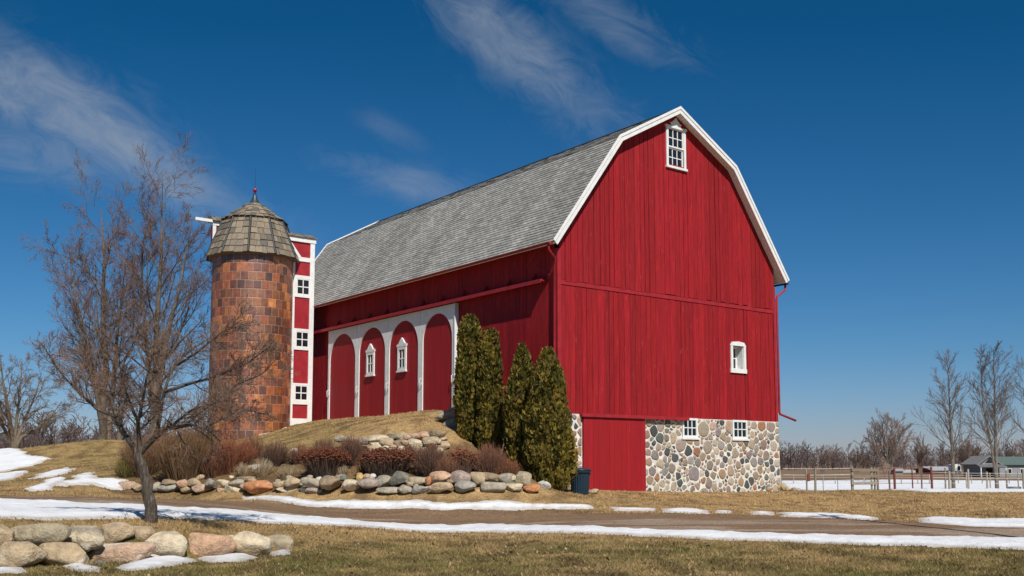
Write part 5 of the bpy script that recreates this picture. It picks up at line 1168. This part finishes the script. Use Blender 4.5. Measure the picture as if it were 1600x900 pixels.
g = MB(); g.box(-.65, .75, 0, 2.4, .5, 1.75); g.prism([(-.65, 0, 1.752), (.75, 0, 1.752), (.6, 0, 1.9), (-.5, 0, 1.9)], (0, 2.4, 0)); g.build('body', M['white'], o)
for x in (-.35, .45):
    g = MB(); g.tube([(x, -.05, .3), (x, .15, .3)], .3, 14); g.build('wheel', M['iron'], o)
g = MB(); g.box(.1, .6, -.03, -.005, .7, 1.5); g.build('door', M['dark'], o)
o, w, h, hr = gable_house('green_roofed_house', 1562, 1660, 742, 725.5, 714.5, 150, (.27, .28, .29), (.11, .155, .135), 'long pale house with a green metal roof at the right edge', 'house', 9)
for x in (-3.4, -1.6, .2, 2.2):
    g = MB(); g.box(x, x+.6, -.05, -.004, .75, 1.5); q = g.build('window', M['white'], o); g = MB(); g.box(x+.07, x+.53, -.07, -.051, .82, 1.43); g.build('pane', M['glass'], q)
o, w, h, hr = gable_house('roofed_shelter', 1530, 1562, 743, 726, 713.5, 146, (.27, .26, .25), (.24, .23, .22), 'grey gabled shelter with a porch roof left of the green roof', 'shelter', 5, False)
g = MB(); g.prism([(-w-.5, -1.4, h-.35), (w+.5, -1.4, h-.35), (w+.4, .1, h+.02), (-w-.4, .1, h+.02)], (0, 0, .1)); g.build('porch_roof', M['steel'], o)
for x in (-w-.3, w+.3):
    g = MB(); g.box(x-.06, x+.06, -1.35, -1.23, -.1, h-.352); g.build('porch_post', M['white'], o)
g = MB(); g.box(-.45, .45, -.05, -.004, .3, 1.55); g.build('door', M['dark'], o)
g = MB(); g.prism([(-.55, -.05, h+.25), (.55, -.05, h+.25), (0, -.05, hr-.35)], (0, .045, 0)); g.build('gable_vent', M['dark'], o)
# the wooden pole just out of frame whose thin shadow crosses the drive
pl = tag(empty('utility_pole', (12.75, 19.2, 0)), 'tall wooden pole at the right whose thin shadow crosses the drive', 'pole')
g = MB(); g.tube([(0, 0, -.3), (0, 0, 5), (0, 0, 12.6)], [.12, .105, .08], 12, (.2, .14, .1)); g.build('post', M['post'], pl)
g = MB(); g.box(-.5, .5, -.05, .05, 12.0, 12.1); g.build('crossarm', M['post'], pl)
SKY_HUE, SKY_SAT, SKY_VAL = .493, 1.2, 1.0
SKY_RAMP = ((0., (.85,.86,1.22)), (.12, (.56,.84,1.12)), (.45, (.12,.68,.92)))
CLOUD_COL = (5.2, 5.9, 6.9)
# px, py, angle, half length, half width, opacity, seed, noise window
CLOUDS = [(800, 70, -42, .13, .040, .52, 3.1, .42, .78), (960, 40, -30, .09, .030, .38, 5.7, .45, .85), (890, 150, -25, .11, .03, .22, 6.4, .45, .8),
          (60, 150, -25, .14, .05, .54, 8.3, .40, .78), (180, 225, -32, .20, .035, .60, 12.1, .40, .80), (330, 300, -30, .10, .022, .35, 14.6, .42, .8), (60, 240, -12, .13, .035, .34, 15.1, .42, .8),
          (650, 285, -15, .09, .022, .34, 17.9, .42, .8), (610, 205, -30, .045, .014, .16, 19.2, .4, .85)]
# ------------------------------------------------------------------ light, sky, camera
SUN_EL = radians(47); SH = np.array([.33, -.944]); SH /= np.linalg.norm(SH)
sd = bpy.data.lights.new('sun', 'SUN'); sd.energy = 5.0; sd.angle = radians(.53); sd.color = (1, .955, .88)
so = bpy.data.objects.new('sun', sd); COL.objects.link(so)
from mathutils import Vector
so.rotation_euler = Vector((SH[0]*cos(SUN_EL), SH[1]*cos(SUN_EL), sin(SUN_EL))).to_track_quat('Z', 'Y').to_euler()
wd = bpy.data.worlds.new('World'); SC.world = wd; wd.use_nodes = True; nt = wd.node_tree; n = N(nt)
bg = nt.nodes['Background']
sky = n('ShaderNodeTexSky', sky_type='NISHITA', sun_disc=False, sun_elevation=SUN_EL, sun_rotation=math.atan2(SH[0], SH[1]), altitude=250, air_density=1., dust_density=.35, ozone_density=3.5)
gen = n('ShaderNodeTexCoord').outputs['Generated']
sp = n('ShaderNodeSeparateXYZ', {0: gen})
yy = n.math('MAXIMUM', sp.outputs[1], .02)
uu = n.math('DIVIDE', sp.outputs[0], yy); vv = n.math('DIVIDE', sp.outputs[2], yy)
# a polarised-looking blue: deepen the sky's own colour
hs = n('ShaderNodeHueSaturation', {'Hue': SKY_HUE, 'Saturation': SKY_SAT, 'Value': SKY_VAL, 'Color': sky.outputs[0]})
skyc = n.mix(1., hs.outputs[0], n.ramp(vv, SKY_RAMP), 'MULTIPLY')
front = n.math('GREATER_THAN', sp.outputs[1], .05)
total = None
for (px, py, ang, ln, wdt, amp, seed, lo, hi_) in CLOUDS:
    d = ray(px, py); uc, vc = d[0]/d[1], d[2]/d[1]; a = radians(ang)
    du = n.math('SUBTRACT', uu, uc); dv = n.math('SUBTRACT', vv, vc)
    p = n.math('DIVIDE', n.math('ADD', n.math('MULTIPLY', du, cos(a)), n.math('MULTIPLY', dv, sin(a))), ln)
    q = n.math('DIVIDE', n.math('ADD', n.math('MULTIPLY', du, -sin(a)), n.math('MULTIPLY', dv, cos(a))), wdt)
    g = n.math('EXPONENT', n.math('MULTIPLY', n.math('ADD', n.math('MULTIPLY', p, p), n.math('MULTIPLY', q, q)), -1.))
    v = n('ShaderNodeCombineXYZ', {0: n.math('ADD', n.math('MULTIPLY', p, ln*7.), seed), 1: n.math('MULTIPLY', q, wdt*13.), 2: seed*1.7}).outputs[0]
    nz = n.noise(v, 1.9, 11, .66, 1.3)
    dn = n.ramp(n.math('ADD', n.math('MULTIPLY', nz, .75), n.math('MULTIPLY', g, .32)), ((lo, 0.), (hi_, 1.)))
    k = n.math('MULTIPLY', n.math('MULTIPLY', dn, n.math('MINIMUM', n.math('MULTIPLY', g, 1.3), 1.)), amp)
    total = k if total is None else n.math('MAXIMUM', total, k)
total = n.math('MULTIPLY', total, front)
fc = n.mix(total, skyc, CLOUD_COL)
nt.links.new(fc, bg.inputs['Color']); bg.inputs['Strength'].default_value = .064
cd = bpy.data.cameras.new('camera'); co = bpy.data.objects.new('camera', cd); COL.objects.link(co)
co.location = (0, 0, CZ); co.rotation_euler = (pi/2+PIT, 0, 0)
cd.sensor_width = 36; cd.sensor_fit = 'HORIZONTAL'; cd.lens = 36*FPX/1600; cd.shift_y = SHY/1600; cd.clip_start = .5; cd.clip_end = 6000
SC.camera = co
vs_ = SC.view_settings; vs_.view_transform = 'Standard'; vs_.look = 'None'; vs_.exposure = 0; vs_.gamma = 1; vs_.use_curve_mapping = False
SC.cycles.max_bounces = 6; SC.cycles.transparent_max_bounces = 8
SC.cycles.use_denoising = True
